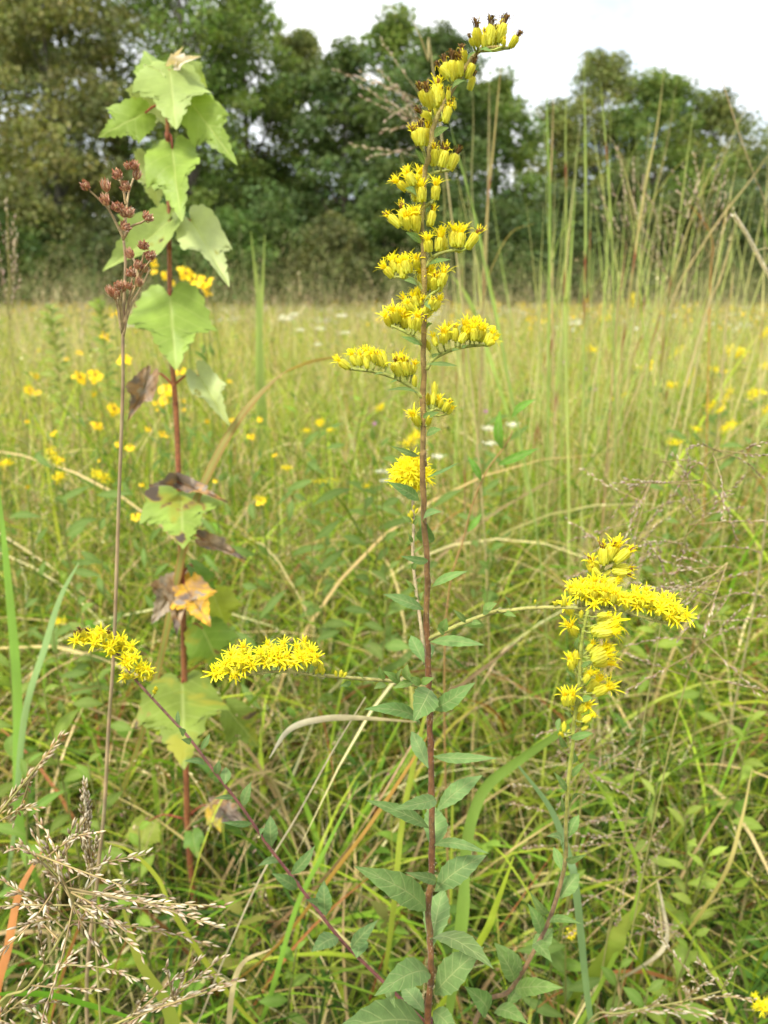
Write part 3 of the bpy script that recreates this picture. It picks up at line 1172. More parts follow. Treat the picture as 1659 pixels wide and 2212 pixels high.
def spray(z, line, items, r0=.0010, r1=.0006, jitter=.008, depth=0.0):
    """one side branch of the spire with its heads"""
    pts = [P(*z(*p), YM + depth * i / max(1, len(line) - 1)) for i, p in enumerate(line)]
    # spread the heads along the branch depth
    pp = smooth(pts, 14)
    ped = heads(main, z, items, YM + depth * .6, rg, pp, jitter)
    branch(main, pts, r0, r1, extra=ped)


spray(ZA, [(1175, 345), (1200, 335), (1300, 317), (1395, 320)],
      [(1150, 305, 1118, 225, 'b'), (1182, 315, 1165, 120, 'b'), (1222, 318, 1225, 185, 's'), (1245, 312, 1272, 105, 'b'),
       (1262, 310, 1292, 160, 'b'), (1310, 292, 1382, 95, 'b'), (1352, 312, 1360, 240, 's'), (1395, 318, 1465, 200, 'b')], .0007, .0005)
spray(ZA, [(1085, 480), (1100, 440), (1100, 420)],
      [(1095, 425, 1072, 290, 'b'), (1105, 525, 1170, 375, 'b')], .0007, .0005)
spray(ZA, [(1030, 570), (1020, 555), (1010, 540)],
      [(990, 520, 905, 405, 'b'), (1012, 545, 1010, 330, 'b'), (990, 525, 948, 365, 'b'), (1060, 515, 1055, 345, 'b'), (1030, 530, 1032, 350, 'b')], .0008, .0005)
spray(ZA, [(965, 680), (950, 690), (930, 715)],
      [(985, 665, 985, 575, 's'), (915, 720, 905, 505, 's'), (940, 690, 940, 570, 's'), (925, 812, 942, 645, 's'), (960, 818, 1000, 665, 's')], .0008, .0005)
spray(ZA, [(895, 850), (885, 790), (880, 730)],
      [(875, 720, 832, 550, 'b'), (882, 815, 770, 715, 'b')], .0008, .0005)
spray(ZA, [(845, 1090), (825, 1020), (815, 975)],
      [(795, 965, 735, 835, 's'), (830, 970, 850, 800, 's'), (805, 972, 800, 790, 'b'), (812, 960, 775, 815, 's')], .0008, .0006)
spray(ZA, [(832, 1195), (880, 1150), (985, 1130)],
      [(880, 1105, 900, 945, 's'), (925, 1110, 952, 945, 'b'), (985, 1132, 1062, 972, 'b'), (935, 1112, 985, 960, 's')], .0009, .0006)
spray(ZA, [(815, 1370), (790, 1310), (720, 1265)],
      [(712, 1262, 605, 1170, 'y'), (760, 1232, 685, 1095, 'y'), (785, 1235, 795, 1095, 'y'), (808, 1345, 800, 1165, 'y'), (770, 1270, 745, 1140, 'y')], .0009, .0006)
spray(ZA, [(822, 1375), (860, 1350), (892, 1325)],
      [(895, 1330, 910, 1160, 'y'), (862, 1500, 888, 1360, 's'), (850, 1505, 870, 1410, 'c')], .0009, .0006)
spray(ZA, [(808, 1610), (760, 1550), (680, 1500)],
      [(670, 1505, 560, 1405, 's'), (692, 1505, 680, 1340, 's'), (722, 1525, 690, 1380, 'y'), (768, 1532, 768, 1350, 'y'), (735, 1520, 735, 1370, 'y')], .0010, .0006)
spray(ZB, [(838, 280), (880, 215), (960, 180), (1100, 152)],
      [(862, 180, 842, 45, 'y'), (915, 180, 940, 15, 'y'), (1022, 150, 1020, -30, 'y'), (1060, 150, 1072, -20, 'y'), (1105, 160, 1200, 20, 's')], .0010, .0006)
spray(ZB, [(830, 445), (780, 385), (720, 350), (630, 345)],
      [(618, 345, 530, 245, 'y'), (640, 312, 590, 180, 'y'), (662, 325, 655, 205, 'y'), (712, 325, 690, 170, 'y'), (780, 295, 768, 180, 'y')], .0010, .0006)
spray(ZB, [(830, 520), (850, 480), (900, 440)],
      [(815, 405, 800, 255, 'y'), (855, 430, 832, 260, 'y'), (882, 430, 870, 255, 'y'), (930, 412, 975, 250, 'y'), (900, 440, 895, 310, 's'), (880, 570, 955, 450, 'y'), (860, 560, 880, 470, 's')], .0010, .0006, .012, -.008)
spray(ZB, [(822, 640), (790, 590), (750, 560)],
      [(760, 570, 695, 485, 'y'), (780, 545, 742, 420, 'y'), (800, 535, 785, 410, 'y'), (745, 565, 685, 510, 'y'), (800, 560, 812, 450, 'y')], .0010, .0006, .010, .012)
spray(ZB, [(815, 800), (760, 745), (690, 705), (605, 668)],
      [(605, 672, 550, 570, 'y'), (650, 645, 608, 520, 'y'), (668, 655, 655, 530, 'y'), (692, 685, 705, 565, 'y'), (740, 692, 722, 610, 'c'), (770, 702, 790, 550, 'y'), (640, 650, 590, 545, 's')], .0010, .0006)
spray(ZB, [(838, 960), (890, 885), (1000, 830), (1110, 805), (1230, 795)],
      [(860, 832, 840, 760, 'c'), (908, 805, 872, 700, 'y'), (950, 785, 962, 670, 'y'), (990, 765, 978, 645, 'y'), (1032, 775, 1030, 650, 's'),
       (1060, 785, 1125, 675, 'y'), (1090, 740, 1100, 620, 'y'), (1155, 770, 1150, 625, 'y'), (1130, 765, 1165, 630, 's'), (1190, 775, 1232, 635, 'y'), (1232, 792, 1298, 670, 'y'), (1245, 797, 1318, 745, 'y')], .0011, .0007)
spray(ZB, [(812, 1145), (740, 1075), (630, 1015), (500, 975), (345, 955)],
      [(330, 952, 215, 870, 'y'), (382, 935, 322, 815, 'y'), (402, 935, 390, 815, 'y'), (450, 955, 428, 875, 'c'), (520, 935, 480, 810, 'y'), (500, 915, 462, 815, 'y'),
       (545, 940, 505, 830, 's'), (572, 945, 550, 845, 'c'), (632, 975, 610, 925, 'c'), (640, 1005, 662, 870, 's'), (665, 1000, 620, 880, 's'), (702, 1005, 680, 860, 'y'), (725, 1000, 715, 890, 's'), (742, 995, 770, 880, 'y'), (760, 1075, 760, 995, 'c')], .0011, .0007)
spray(ZB, [(832, 1330), (860, 1250), (905, 1220), (965, 1240)],
      [(890, 1135, 893, 1038, 'c'), (850, 1195, 850, 1115, 'c'), (880, 1195, 888, 1110, 'c'), (925, 1215, 945, 1155, 'c'), (955, 1235, 1000, 1155, 's'),
       (978, 1255, 1025, 1195, 'y'), (905, 1195, 930, 1130, 'y'), (790, 1325, 735, 1220, 'y'), (850, 1325, 858, 1265, 'c'), (812, 1215, 795, 1160, 'c')], .0010, .0006)

# right hand arching branch and its flowers
ra = [P(*ZC(830, 1520), YM), P(*ZC(1130, 1385), YM - .010), P(*ZC(1400, 1290), YM - .016), P(*ZE(0, 690), YM - .018), P(*ZE(200, 668), YM - .02),
      P(*ZE(420, 665), YM - .022), P(*ZE(600, 672), YM - .023), P(*ZE(750, 685), YM - .024), P(*ZE(900, 730), YM - .024), P(*ZE(1040, 762), YM - .023), P(*ZE(1160, 745), YM - .02)]
rap = smooth(ra, 60)
star = [(520, 640, 480, 480, 'o'), (540, 640, 530, 540, 'o'), (545, 610, 470, 545, 'y'), (600, 660, 565, 630, 'o'), (620, 650, 605, 545, 'o'), (660, 660, 650, 580, 'o'), (690, 660, 690, 590, 'o'),
        (700, 650, 710, 520, 'y'), (740, 670, 750, 545, 'o'), (790, 680, 770, 590, 'y'), (830, 690, 830, 520, 'y'), (850, 690, 850, 620, 'o'), (880, 690, 890, 545, 'o'),
        (920, 710, 945, 625, 'o'), (930, 700, 945, 550, 'y'), (980, 720, 1000, 640, 'o'), (1010, 710, 1060, 590, 'y'), (1030, 730, 1075, 700, 'o'), (1060, 730, 1105, 620, 'y'), (1080, 745, 1100, 740, 'o'), (1110, 740, 1195, 695, 'o'), (570, 620, 600, 500, 'y'), (640, 640, 660, 500, 'y')]
pedr = MB()
for bx, by, tx, ty, k in star:
    b = P(*ZE(bx, by), YM - .024 + rg.uniform(-.006, .006))
    t0 = P(*ZE(tx, ty), YM - .030)
    d = (t0 - b).normalized() + V(0, -.75 if k == 'o' else -.25, .25)
    t1 = b + d.normalized() * rg.uniform(.0078, .0100)
    c = P(*ZE(tx, ty), YM - .03)
    sh = (c - t1) * .55
    put_head(main, b + sh, t1 + sh, 'star' if k == 'o' else 'open', rg, fat=1.05)
    o = V(rg.uniform(-.004, .004), rg.uniform(.002, .008), rg.uniform(-.0025, .002)) + sh
    merge_head('open', b + o, t1 + o + V(rg.uniform(-.002, .002), .003, .001), rg, .95, (EXTRA_I, EXTRA_F))
    q = min(rap, key=lambda w: (w - b - sh).length)
    pedr.tube([q, q.lerp(b + sh, .5) + V(0, 0, -.0006), b + sh], .0005, 5, BRANCH_COL)
for bx, by, tx, ty in ((400, 655, 395, 600), (340, 655, 335, 630), (380, 660, 385, 640), (215, 640, 220, 615), (470, 645, 470, 615), (350, 650, 350, 620)):
    put_head(main, P(*ZE(bx, by), YM - .022), P(*ZE(tx, ty), YM - .023), 'bud', rg)
branch(main, ra, .0011, .0006, col=(.34, .33, .09), extra=pedr, nn=40, hairs=260)

# left hand arching branch and its flowers
la = [P(*ZC(825, 1915), YM), P(*ZC(600, 1865), YM - .008), P(*ZC(300, 1840), YM - .014), P(*ZC(0, 1815), YM - .018), P(*ZI(1500, 440), YM - .02), P(*ZI(1300, 412), YM - .022),
      P(*ZI(1100, 425), YM - .024), P(*ZI(950, 455), YM - .024)]
lap = smooth(la, 50)
pedl = MB()
star = [(900, 440, 858, 415, 'o'), (920, 430, 900, 400, 'o'), (950, 420, 935, 335, 'y'), (960, 430, 985, 395, 'o'), (985, 420, 1008, 450, 'o'), (990, 410, 965, 300, 'y'), (1010, 410, 1030, 325, 'y'),
        (1040, 410, 1050, 375, 'o'), (1060, 410, 1070, 280, 'y'), (1090, 415, 1100, 345, 'o'), (1120, 410, 1145, 240, 'y'), (1130, 410, 1150, 290, 'y'), (1170, 410, 1180, 325, 'o'),
        (1190, 400, 1205, 280, 'y'), (1230, 400, 1240, 225, 'y'), (1235, 405, 1250, 300, 'o'), (1270, 400, 1285, 335, 'o'), (1290, 395, 1300, 275, 'y'), (1330, 405, 1350, 325, 'o'),
        (1360, 400, 1375, 265, 'y'), (1390, 400, 1410, 305, 'y'), (1420, 370, 1440, 250, 'y'), (1450, 370, 1465, 310, 'y')]
for bx, by, tx, ty, k in star:
    b = P(*ZI(bx, by), YM - .024 + rg.uniform(-.006, .006))
    t0 = P(*ZI(tx, ty), YM - .032)
    d = (t0 - b).normalized() + V(-.1, -.8 if k == 'o' else -.25, .25 if (tx, ty) != (1008, 450) else -.4)
    t1 = b + d.normalized() * rg.uniform(.0078, .0100)
    c = P(*ZI(tx, ty), YM - .03)
    sh = (c - t1) * .6
    put_head(main, b + sh, t1 + sh, 'star' if k == 'o' else 'open', rg, fat=1.05)
    o = V(rg.uniform(-.004, .004), rg.uniform(.002, .008), rg.uniform(-.0025, .002)) + sh
    merge_head('open', b + o, t1 + o + V(rg.uniform(-.002, .002), .003, .001), rg, .95, (EXTRA_I, EXTRA_F))
    q = min(lap, key=lambda w: (w - b - sh).length)
    pedl.tube([q, q.lerp(b + sh, .5) + V(0, 0, -.0006), b + sh], .0005, 5, BRANCH_COL)
for bx, by, tx, ty in ((1490, 420, 1490, 355), (1500, 430, 1510, 390), (1400, 410, 1405, 375), (1580, 440, 1575, 405), (1605, 445, 1610, 400), (1620, 445, 1640, 415), (1460, 430, 1470, 395)):
    put_head(main, P(*ZI(bx, by), YM - .02), P(*ZI(tx, ty), YM - .021), 'bud', rg)
branch(main, la, .0010, .0006, col=(.31, .29, .09), extra=pedl, nn=40, hairs=240)

e1 = EXTRA_I.build("flower_cluster", M_invol, main)
e1["kind"] = "stuff"
EXTRA_F.build("florets", M_ray, e1)

# branch behind the stem with a dome of bloom
ba = [P(*ZC(805, 1720), YM + .003), P(*ZC(770, 1400), YM + .018), P(*ZC(735, 1150), YM + .028), P(*ZC(705, 850), YM + .036), P(*ZC(712, 600), YM + .042), P(*ZC(700, 300), YM + .048), P(*ZC(695, 200), YM + .05)]
dome = MB()
fl = MB()
rd = random.Random(9)
src = HEADS['star'] + HEADS['open']
cen = P(*ZC(690, 240), YM + .05)
for k in range(70):
    ex, ez = rd.uniform(-1, 1), rd.uniform(-1, 1)
    if ex * ex + ez * ez > 1:
        continue
    dx = ex * 172 + 5
    dyp = ez * 150 - 55
    pt = P(*ZC(690 + dx, 240 + dyp), YM + .046 - .016 * math.sqrt(max(0, 1 - ex * ex - ez * ez)) + rd.uniform(0, .004))
    d = V(ex * .7, -.8, -ez * .7 + .35).normalized()
    fr = Matrix.Translation(pt - d * .0075) @ (d.to_track_quat('Z', 'Y') @ Quaternion((0, 0, 1), rd.uniform(0, 6.28))).to_matrix().to_4x4() @ Matrix.Scale(rd.uniform(.0075, .0095), 4)
    for data, acc in zip(rd.choice(src), (dome, fl)):
        o = len(acc.v)
        acc.v += [tuple(fr @ v.co) for v in data.vertices]
        acc.c += [tuple(x.color)[:3] for x in data.attributes["Col"].data]
        acc.f += [[i + o for i in p.vertices] for p in data.polygons]
        acc.m += [0] * len(data.polygons)
d1 = dome.build("flower_dome", M_invol, main)
d1["kind"] = "stuff"
d1["label"] = "dense round mass of yellow bloom behind the stem"
d2 = fl.build("florets", M_ray, d1)
d2.location = (0, 0, 0)
branch(main, ba, .0010, .0007, col=(.32, .26, .14), nn=30, hairs=160)

# leaves of the main plant
BLUEG = (.14, .245, .068)
for b, t, w, dy in (((750, 50), (585, -5), 34, -.01), ((812, 225), (1080, 100), 26, -.005), ((755, 405), (500, 255), 90, -.02), ((790, 585), (940, 498), 76, -.02),
                    ((812, 570), (818, 748), 150, .012), ((830, 888), (605, 852), 60, -.02), ((860, 1100), (1150, 975), 74, -.015), ((795, 1285), (470, 1160), 96, -.012),
                    ((770, 1290), (630, 1250), 46, -.01), ((845, 1545), (1285, 1570), 88, -.02), ((800, 1715), (692, 1492), 112, .016), ((835, 1730), (850, 1560), 60, .02),
                    ((862, 2085), (1210, 1868), 132, -.018), ((845, 1925), (712, 2185), 210, -.03), ((770, 2205), (312, 2085), 112, -.03)):
    px_leaf(main, ZC, b, t, w, YM, rg, dy, col=BLUEG)
for b, t, w, dy in (((765, 320), (640, 45), 118, .02), ((800, 232), (1280, 246), 84, -.03), ((822, 640), (1165, 372), 140, .005), ((815, 545), (492, 628), 112, -.045),
                    ((770, 765), (300, 556), 112, -.02), ((790, 935), (790, 590), 205, .03), ((800, 892), (1215, 952), 78, -.03), ((812, 1232), (1195, 962), 190, -.005),
                    ((747, 1372), (215, 1045), 205, -.035), ((820, 1160), (590, 1090), 80, -.03), ((790, 1650), (880, 1210), 215, .03), ((765, 1645), (722, 1380), 92, .03),
                    ((780, 1590), (1248, 1805), 200, -.06), ((812, 1992), (1178, 1640), 235, -.01), ((782, 1842), (365, 2005), 205, -.05), ((560, 1935), (520, 2095), 110, -.05),
                    ((740, 2130), (570, 1930), 150, .02), ((745, 2230), (70, 2260), 300, -.05), ((800, 2120), (1000, 2330), 150, -.03)):
    px_leaf(main, ZD, b, t, w * .9, YM, rg, dy, col=(.15, .245, .075), shape=1.0, wave=.05, droop=.10)
# small leaves along the left and right branches and the rear one
for b, t, w in (((680, 1862), (664, 1720), 78), ((605, 1872), (468, 1778), 58), ((588, 1852), (622, 1756), 32), ((470, 1842), (436, 1735), 50), ((492, 1888), (393, 1922), 50),
                ((720, 1875), (548, 1918), 50), ((775, 1885), (880, 1832), 50), ((210, 1868), (115, 1902), 38), ((770, 1888), (660, 1820), 55), ((300, 1842), (255, 1790), 30)):
    px_leaf(main, ZC, b, t, w * 1.2, YM - .012, rg, -.008, col=(.16, .26, .06), rows=10)
for b, t, w in (((935, 1455), (980, 1350), 70), ((960, 1472), (895, 1432), 42), ((1130, 1392), (1028, 1282), 40), ((1272, 1325), (1386, 1232), 72), ((1475, 1275), (1445, 1175), 36),
                ((1420, 1310), (1540, 1342), 36), ((1180, 1388), (1258, 1398), 40), ((1300, 1330), (1330, 1290), 30)):
    px_leaf(main, ZC, b, t, w * 1.2, YM - .016, rg, -.008, col=(.16, .26, .06), rows=10)
for b, t, w in (((705, 745), (668, 668), 32), ((715, 832), (790, 768), 24), ((712, 965), (742, 890), 46), ((742, 1060), (776, 1018), 36), ((730, 1125), (648, 1038), 30), ((765, 1215), (792, 1138), 44),
                ((770, 1365), (758, 1300), 36), ((785, 1565), (672, 1483), 36), ((700, 580), (620, 535), 40), ((715, 600), (745, 545), 38), ((735, 1215), (680, 1180), 30), ((745, 1215), (715, 1165), 26)):
    px_leaf(main, ZC, b, t, w, YM + .028, rg, -.004, col=(.17, .27, .06), rows=8)
for k, (bx, by, tx, ty) in enumerate(((690, 560, 668, 505), (700, 540, 690, 480), (705, 590, 690, 545), (712, 480, 715, 440), (725, 510, 750, 465))):
    put_head(main, P(*ZC(bx, by), YM + .042), P(*ZC(tx, ty), YM + .041), 'bud', rg)
# bracts among the flowers
for z, b, t, w in ((ZA, (1180, 345), (1280, 350), 22), (ZA, (1005, 610), (1095, 535), 42), (ZA, (890, 910), (990, 845), 52), (ZA, (825, 1090), (762, 985), 34), (ZA, (775, 1310), (695, 1250), 52),
                   (ZA, (800, 1615), (700, 1540), 46), (ZA, (1110, 400), (1170, 340), 26), (ZB, (850, 265), (1005, 230), 30), (ZB, (780, 405), (690, 368), 48), (ZB, (845, 500), (870, 560), 40), (ZB, (800, 795), (668, 740), 42),
                   (ZB, (835, 690), (885, 660), 26), (ZB, (845, 925), (1048, 935), 28), (ZB, (790, 1120), (572, 1098), 26), (ZB, (815, 1275), (925, 1240), 44), (ZB, (838, 1395), (940, 1355), 56),
                   (ZB, (795, 1535), (600, 1465), 36), (ZB, (880, 880), (930, 850), 24), (ZB, (1010, 835), (1060, 825), 16), (ZB, (1080, 810), (1115, 795), 22), (ZB, (560, 990), (480, 1000), 14), (ZB, (640, 1030), (590, 1050), 14)):
    px_leaf(main, z, b, t, w, YM - .004, rg, -.010, col=(.15, .25, .06), rows=10)

# ------------------------------------------------------------------ the goldenrod at the right
YR = 0.385
right = thing("goldenrod", V(P(1040, 2212, YR).x - .02, YR, 0), "goldenrod at the right with a curved green stem ending in a short yellow column", "goldenrod")
rstem = [V(right.location.x, YR, 0), V(right.location.x + .006, YR, .25)] + px_path(ZK, [(0, 1690), (200, 1500), (350, 1250), (440, 1050), (510, 780), (515, 560), (530, 300), (555, 100)], YR) + \
    px_path(ZE, [(455, 1400), (490, 1150), (500, 950), (520, 780), (560, 640), (615, 470), (650, 400), (700, 340)], YR)
rsp = smooth(rstem, 110)
mb = MB()
cols = [jit(mixc((.19, .12, .06), (.31, .34, .06), min(1, max(0, (p.z - .5) / .1))), .14, rg) for p in rsp]
mb.tube(rsp, [.0015 * (1 - i / 110) + .0008 * i / 110 for i in range(111)], 8, cols)
for i in range(30, 111):
    for k in range(6):
        p = rsp[i - 1].lerp(rsp[i], rg.random())
        a = rg.uniform(0, 6.283)
        e = V(math.cos(a), math.sin(a) * .6, .2)
        mb.strap([p + e * .0008, p + e * rg.uniform(.0016, .0022)], [.0002, .00006], V(-e.y, e.x, .3), (.50, .46, .30))
mb.build("stem", M_stem, right)
items = [(440, 700, 393, 615, 'y'), (452, 722, 412, 680, 'y'), (470, 832, 415, 745, 'y'), (500, 730, 505, 680, 'c'), (600, 480, 550, 340, 's'), (640, 405, 640, 255, 's'), (655, 385, 712, 250, 's'), (690, 380, 742, 220, 'y'),
         (705, 385, 835, 285, 's'), (690, 420, 835, 425, 's'), (620, 470, 560, 400, 's'), (690, 440, 820, 460, 's'), (640, 470, 700, 430, 's'), (650, 520, 770, 470, 'y'), (640, 540, 740, 500, 'y'), (590, 560, 520, 490, 'y'), (560, 590, 470, 520, 'y'), (540, 620, 440, 540, 'y'),
         (600, 770, 765, 735, 'y'), (590, 830, 765, 805, 'y'), (560, 820, 740, 780, 'y'), (600, 720, 700, 700, 'y'), (540, 935, 592, 865, 'y'), (560, 960, 700, 880, 'y'), (560, 995, 735, 930, 'y'), (580, 1012, 730, 1005, 'y'), (570, 975, 690, 925, 's'), (450, 1045, 425, 950, 'y'),
         (470, 1015, 475, 935, 'c'), (515, 1085, 620, 1055, 'y'), (520, 1125, 572, 1045, 'y'), (545, 1190, 645, 1065, 'y'), (580, 1195, 725, 1135, 'y'), (525, 1135, 545, 1060, 'c'), (410, 1275, 400, 1165, 'y'), (432, 1265, 455, 1165, 'y'), (460, 1325, 460, 1265, 'c'), (490, 1305, 572, 1255, 'y'),
         (512, 1375, 595, 1310, 'y'), (500, 1425, 548, 1400, 'c'), (478, 1395, 492, 1310, 'c'), (395, 1435, 398, 1370, 'c'), (412, 1445, 432, 1420, 'c'), (385, 1465, 372, 1440, 'c')]
ped = heads(right, ZE, items, YR, rg, rsp, .008)
ped.build("branch", M_stem, right)
for b, t, w, dy in (((515, 372), (443, 262), 36, -.01), ((500, 492), (488, 390), 22, -.01), ((545, 442), (630, 410), 30, -.02), ((550, 292), (622, 208), 36, -.01), ((530, 635), (590, 508), 62, .005), ((490, 692), (403, 630), 42, -.02),
                    ((490, 825), (445, 690), 52, .01), ((520, 772), (635, 730), 40, -.02), ((480, 985), (592, 840), 90, .01), ((425, 1062), (308, 940), 46, -.015), ((370, 1182), (298, 1010), 72, -.01), ((420, 1122), (602, 1125), 46, -.03),
                    ((320, 1292), (440, 1150), 92, .01), ((215, 1452), (110, 1235), 92, -.015), ((268, 1385), (112, 1232), 80, -.01), ((340, 1240), (438, 1345), 72, -.03), ((222, 1502), (500, 1488), 92, -.03), ((190, 1592), (290, 1440), 82, .01),
                    ((110, 1625), (300, 1695), 90, -.03), ((60, 1640), (-60, 1480), 110, -.02), ((470, 40), (480, -40), 30, .01), ((540, 75), (668, 48), 42, -.012), ((525, 120), (478, 50), 34, -.01), ((545, 215), (560, 150), 30, -.01)):
    px_leaf(right, ZK, b, t, w, YR, rg, dy, col=(.145, .245, .062), rows=11)
for b, t, w in (((475, 930), (490, 840), 26), ((460, 1120), (405, 1055), 26), ((500, 1030), (575, 1000), 30), ((500, 1245), (578, 1225), 40), ((440, 1340), (395, 1310), 26), ((510, 790), (480, 770), 24), ((470, 1470), (578, 1445), 36), ((580, 500), (560, 440), 26)):
    px_leaf(right, ZE, b, t, w, YR - .004, rg, -.006, col=(.15, .25, .06), rows=9)

# ------------------------------------------------------------------ the goldenrod leaning to the left
YL0, YL1 = 0.37, 0.42
left = thing("goldenrod", V(P(940, 2260, YL0).x, YL0, 0), "thin goldenrod leaning far left on a dark red stem with small leaves", "goldenrod")
lst = [(1700, 2190), (1659, 2140), (1300, 1790), (1100, 1590), (920, 1360), (790, 1190), (620, 970), (450, 720), (280, 500), (100, 260), (0, 150)]
lpts = [V(left.location.x, YL0, 0), V(left.location.x, YL0, .3)] + px_path(ZJ, lst, YL0, YL1 - .005) + px_path(ZI, [(430, 470), (380, 400), (340, 330), (250, 270), (150, 235), (75, 215)], YL1 - .003, YL1)
lsp = smooth(lpts, 100)
mb = MB()
mb.tube(lsp, [.0012 * (1 - i / 100) + .0007 * i / 100 for i in range(101)], 8, [jit(mixc((.15, .055, .045), (.22, .15, .09), max(0, i / 100 - .5) * 1.6), .14, rg) for i in range(101)])
for i in range(25, 96):
    for k in range(5):
        p = lsp[i - 1].lerp(lsp[i], rg.random())
        a = rg.uniform(0, 6.283)
        e = V(math.cos(a) * .8, math.sin(a) * .5, math.cos(a) * .6)
        mb.strap([p + e * .0006, p + e * rg.uniform(.0014, .0019)], [.0002, .00006], V(-e.y, e.x, .3), (.45, .38, .30))
mb.build("stem", M_stem, left)
items = []
for tx, ty, k in ((75, 185, 'b'), (62, 225, 'y'), (95, 165, 'b'), (115, 215, 'y'), (140, 165, 'b'), (150, 205, 'y'), (180, 180, 'y'), (175, 235, 'y'), (205, 200, 'y'), (230, 250, 'y'), (215, 165, 'y'), (265, 260, 'y'), (262, 170, 'b'),
                  (270, 290, 'y'), (290, 225, 'y'), (310, 245, 'y'), (335, 205, 'y'), (355, 235, 'y'), (365, 310, 'y'), (350, 345, 'y'), (395, 250, 'y'), (385, 320, 'y'), (415, 320, 'y'), (370, 370, 'y'),
                  (440, 370, 'y'), (465, 375, 'y'), (490, 385, 'y'), (455, 420, 'y'), (505, 410, 'y'), (325, 440, 'y'), (355, 430, 'c'), (395, 430, 'c'), (535, 500, 'c'), (525, 520, 'c')):
    q = min(lsp, key=lambda w: (w - P(*ZI(tx, ty), YL1)).length)
    items.append((tx, ty, k, q))
ped = MB()
for tx, ty, k, q in items:
    t = P(*ZI(tx, ty), YL1 - .012 + rg.uniform(-.006, .006))
    d = (t - q).normalized() + V(-.25, -.35, .55)
    L = rg.uniform(.0085, .0105) if k != 'c' else .005
    b = t - d.normalized() * L
    put_head(left, b, t, {'y': 'open', 'b': 'spent', 'c': 'bud'}[k], rg, fat=1.05)
    ped.tube([q, q.lerp(b, .5), b], .0005, 5, BRANCH_COL)
ped.build("branch", M_stem, left)
for b, t, w, dy in (((205, 432), (58, 405), 40, -.015), ((275, 492), (292, 400), 52, 0), ((330, 562), (338, 445), 72, .006), ((170, 332), (232, 222), 40, 0), ((388, 652), (255, 655), 34, -.015), ((450, 702), (507, 540), 66, -.005),
                    ((510, 818), (308, 812), 40, -.02), ((575, 912), (600, 850), 44, -.01), ((642, 972), (632, 765), 98, .004), ((690, 1082), (545, 1105), 46, -.02), ((770, 1155), (930, 965), 72, -.006), ((812, 1252), (640, 1150), 76, -.01),
                    ((1000, 1432), (990, 1195), 112, .004), ((930, 1352), (865, 1325), 50, -.02), ((1085, 1582), (905, 1672), 112, -.02), ((1172, 1652), (1345, 1460), 84, -.006), ((1205, 1712), (1230, 1560), 120, .012), ((60, 225), (20, 180), 44, -.01), ((100, 290), (40, 260), 40, -.01), ((30, 170), (20, 70), 30, .002)):
    px_leaf(left, ZJ, b, t, w, YL0 + .025 if b[0] < 700 else YL0 + .008, rg, dy, col=(.125, .22, .07), rows=11)
# ------------------------------------------------------------------ the red stemmed maple sapling
YS = 0.84
MAPLE_HALF = [(-.02, .03), (-.12, .08), (-.18, .17), (-.18, .28), (-.11, .36), (-.10, .45), (-.01, .48), (.04, .56), (.13, .55), (.17, .63), (.27, .61), (.35, .68), (.48, .72),
              (.455, .61), (.52, .56), (.495, .46), (.53, .41), (.50, .335), (.57, .345), (.605, .31), (.66, .325), (.69, .24), (.765, .225), (.80, .145), (.875, .115), (1.0, 0)]


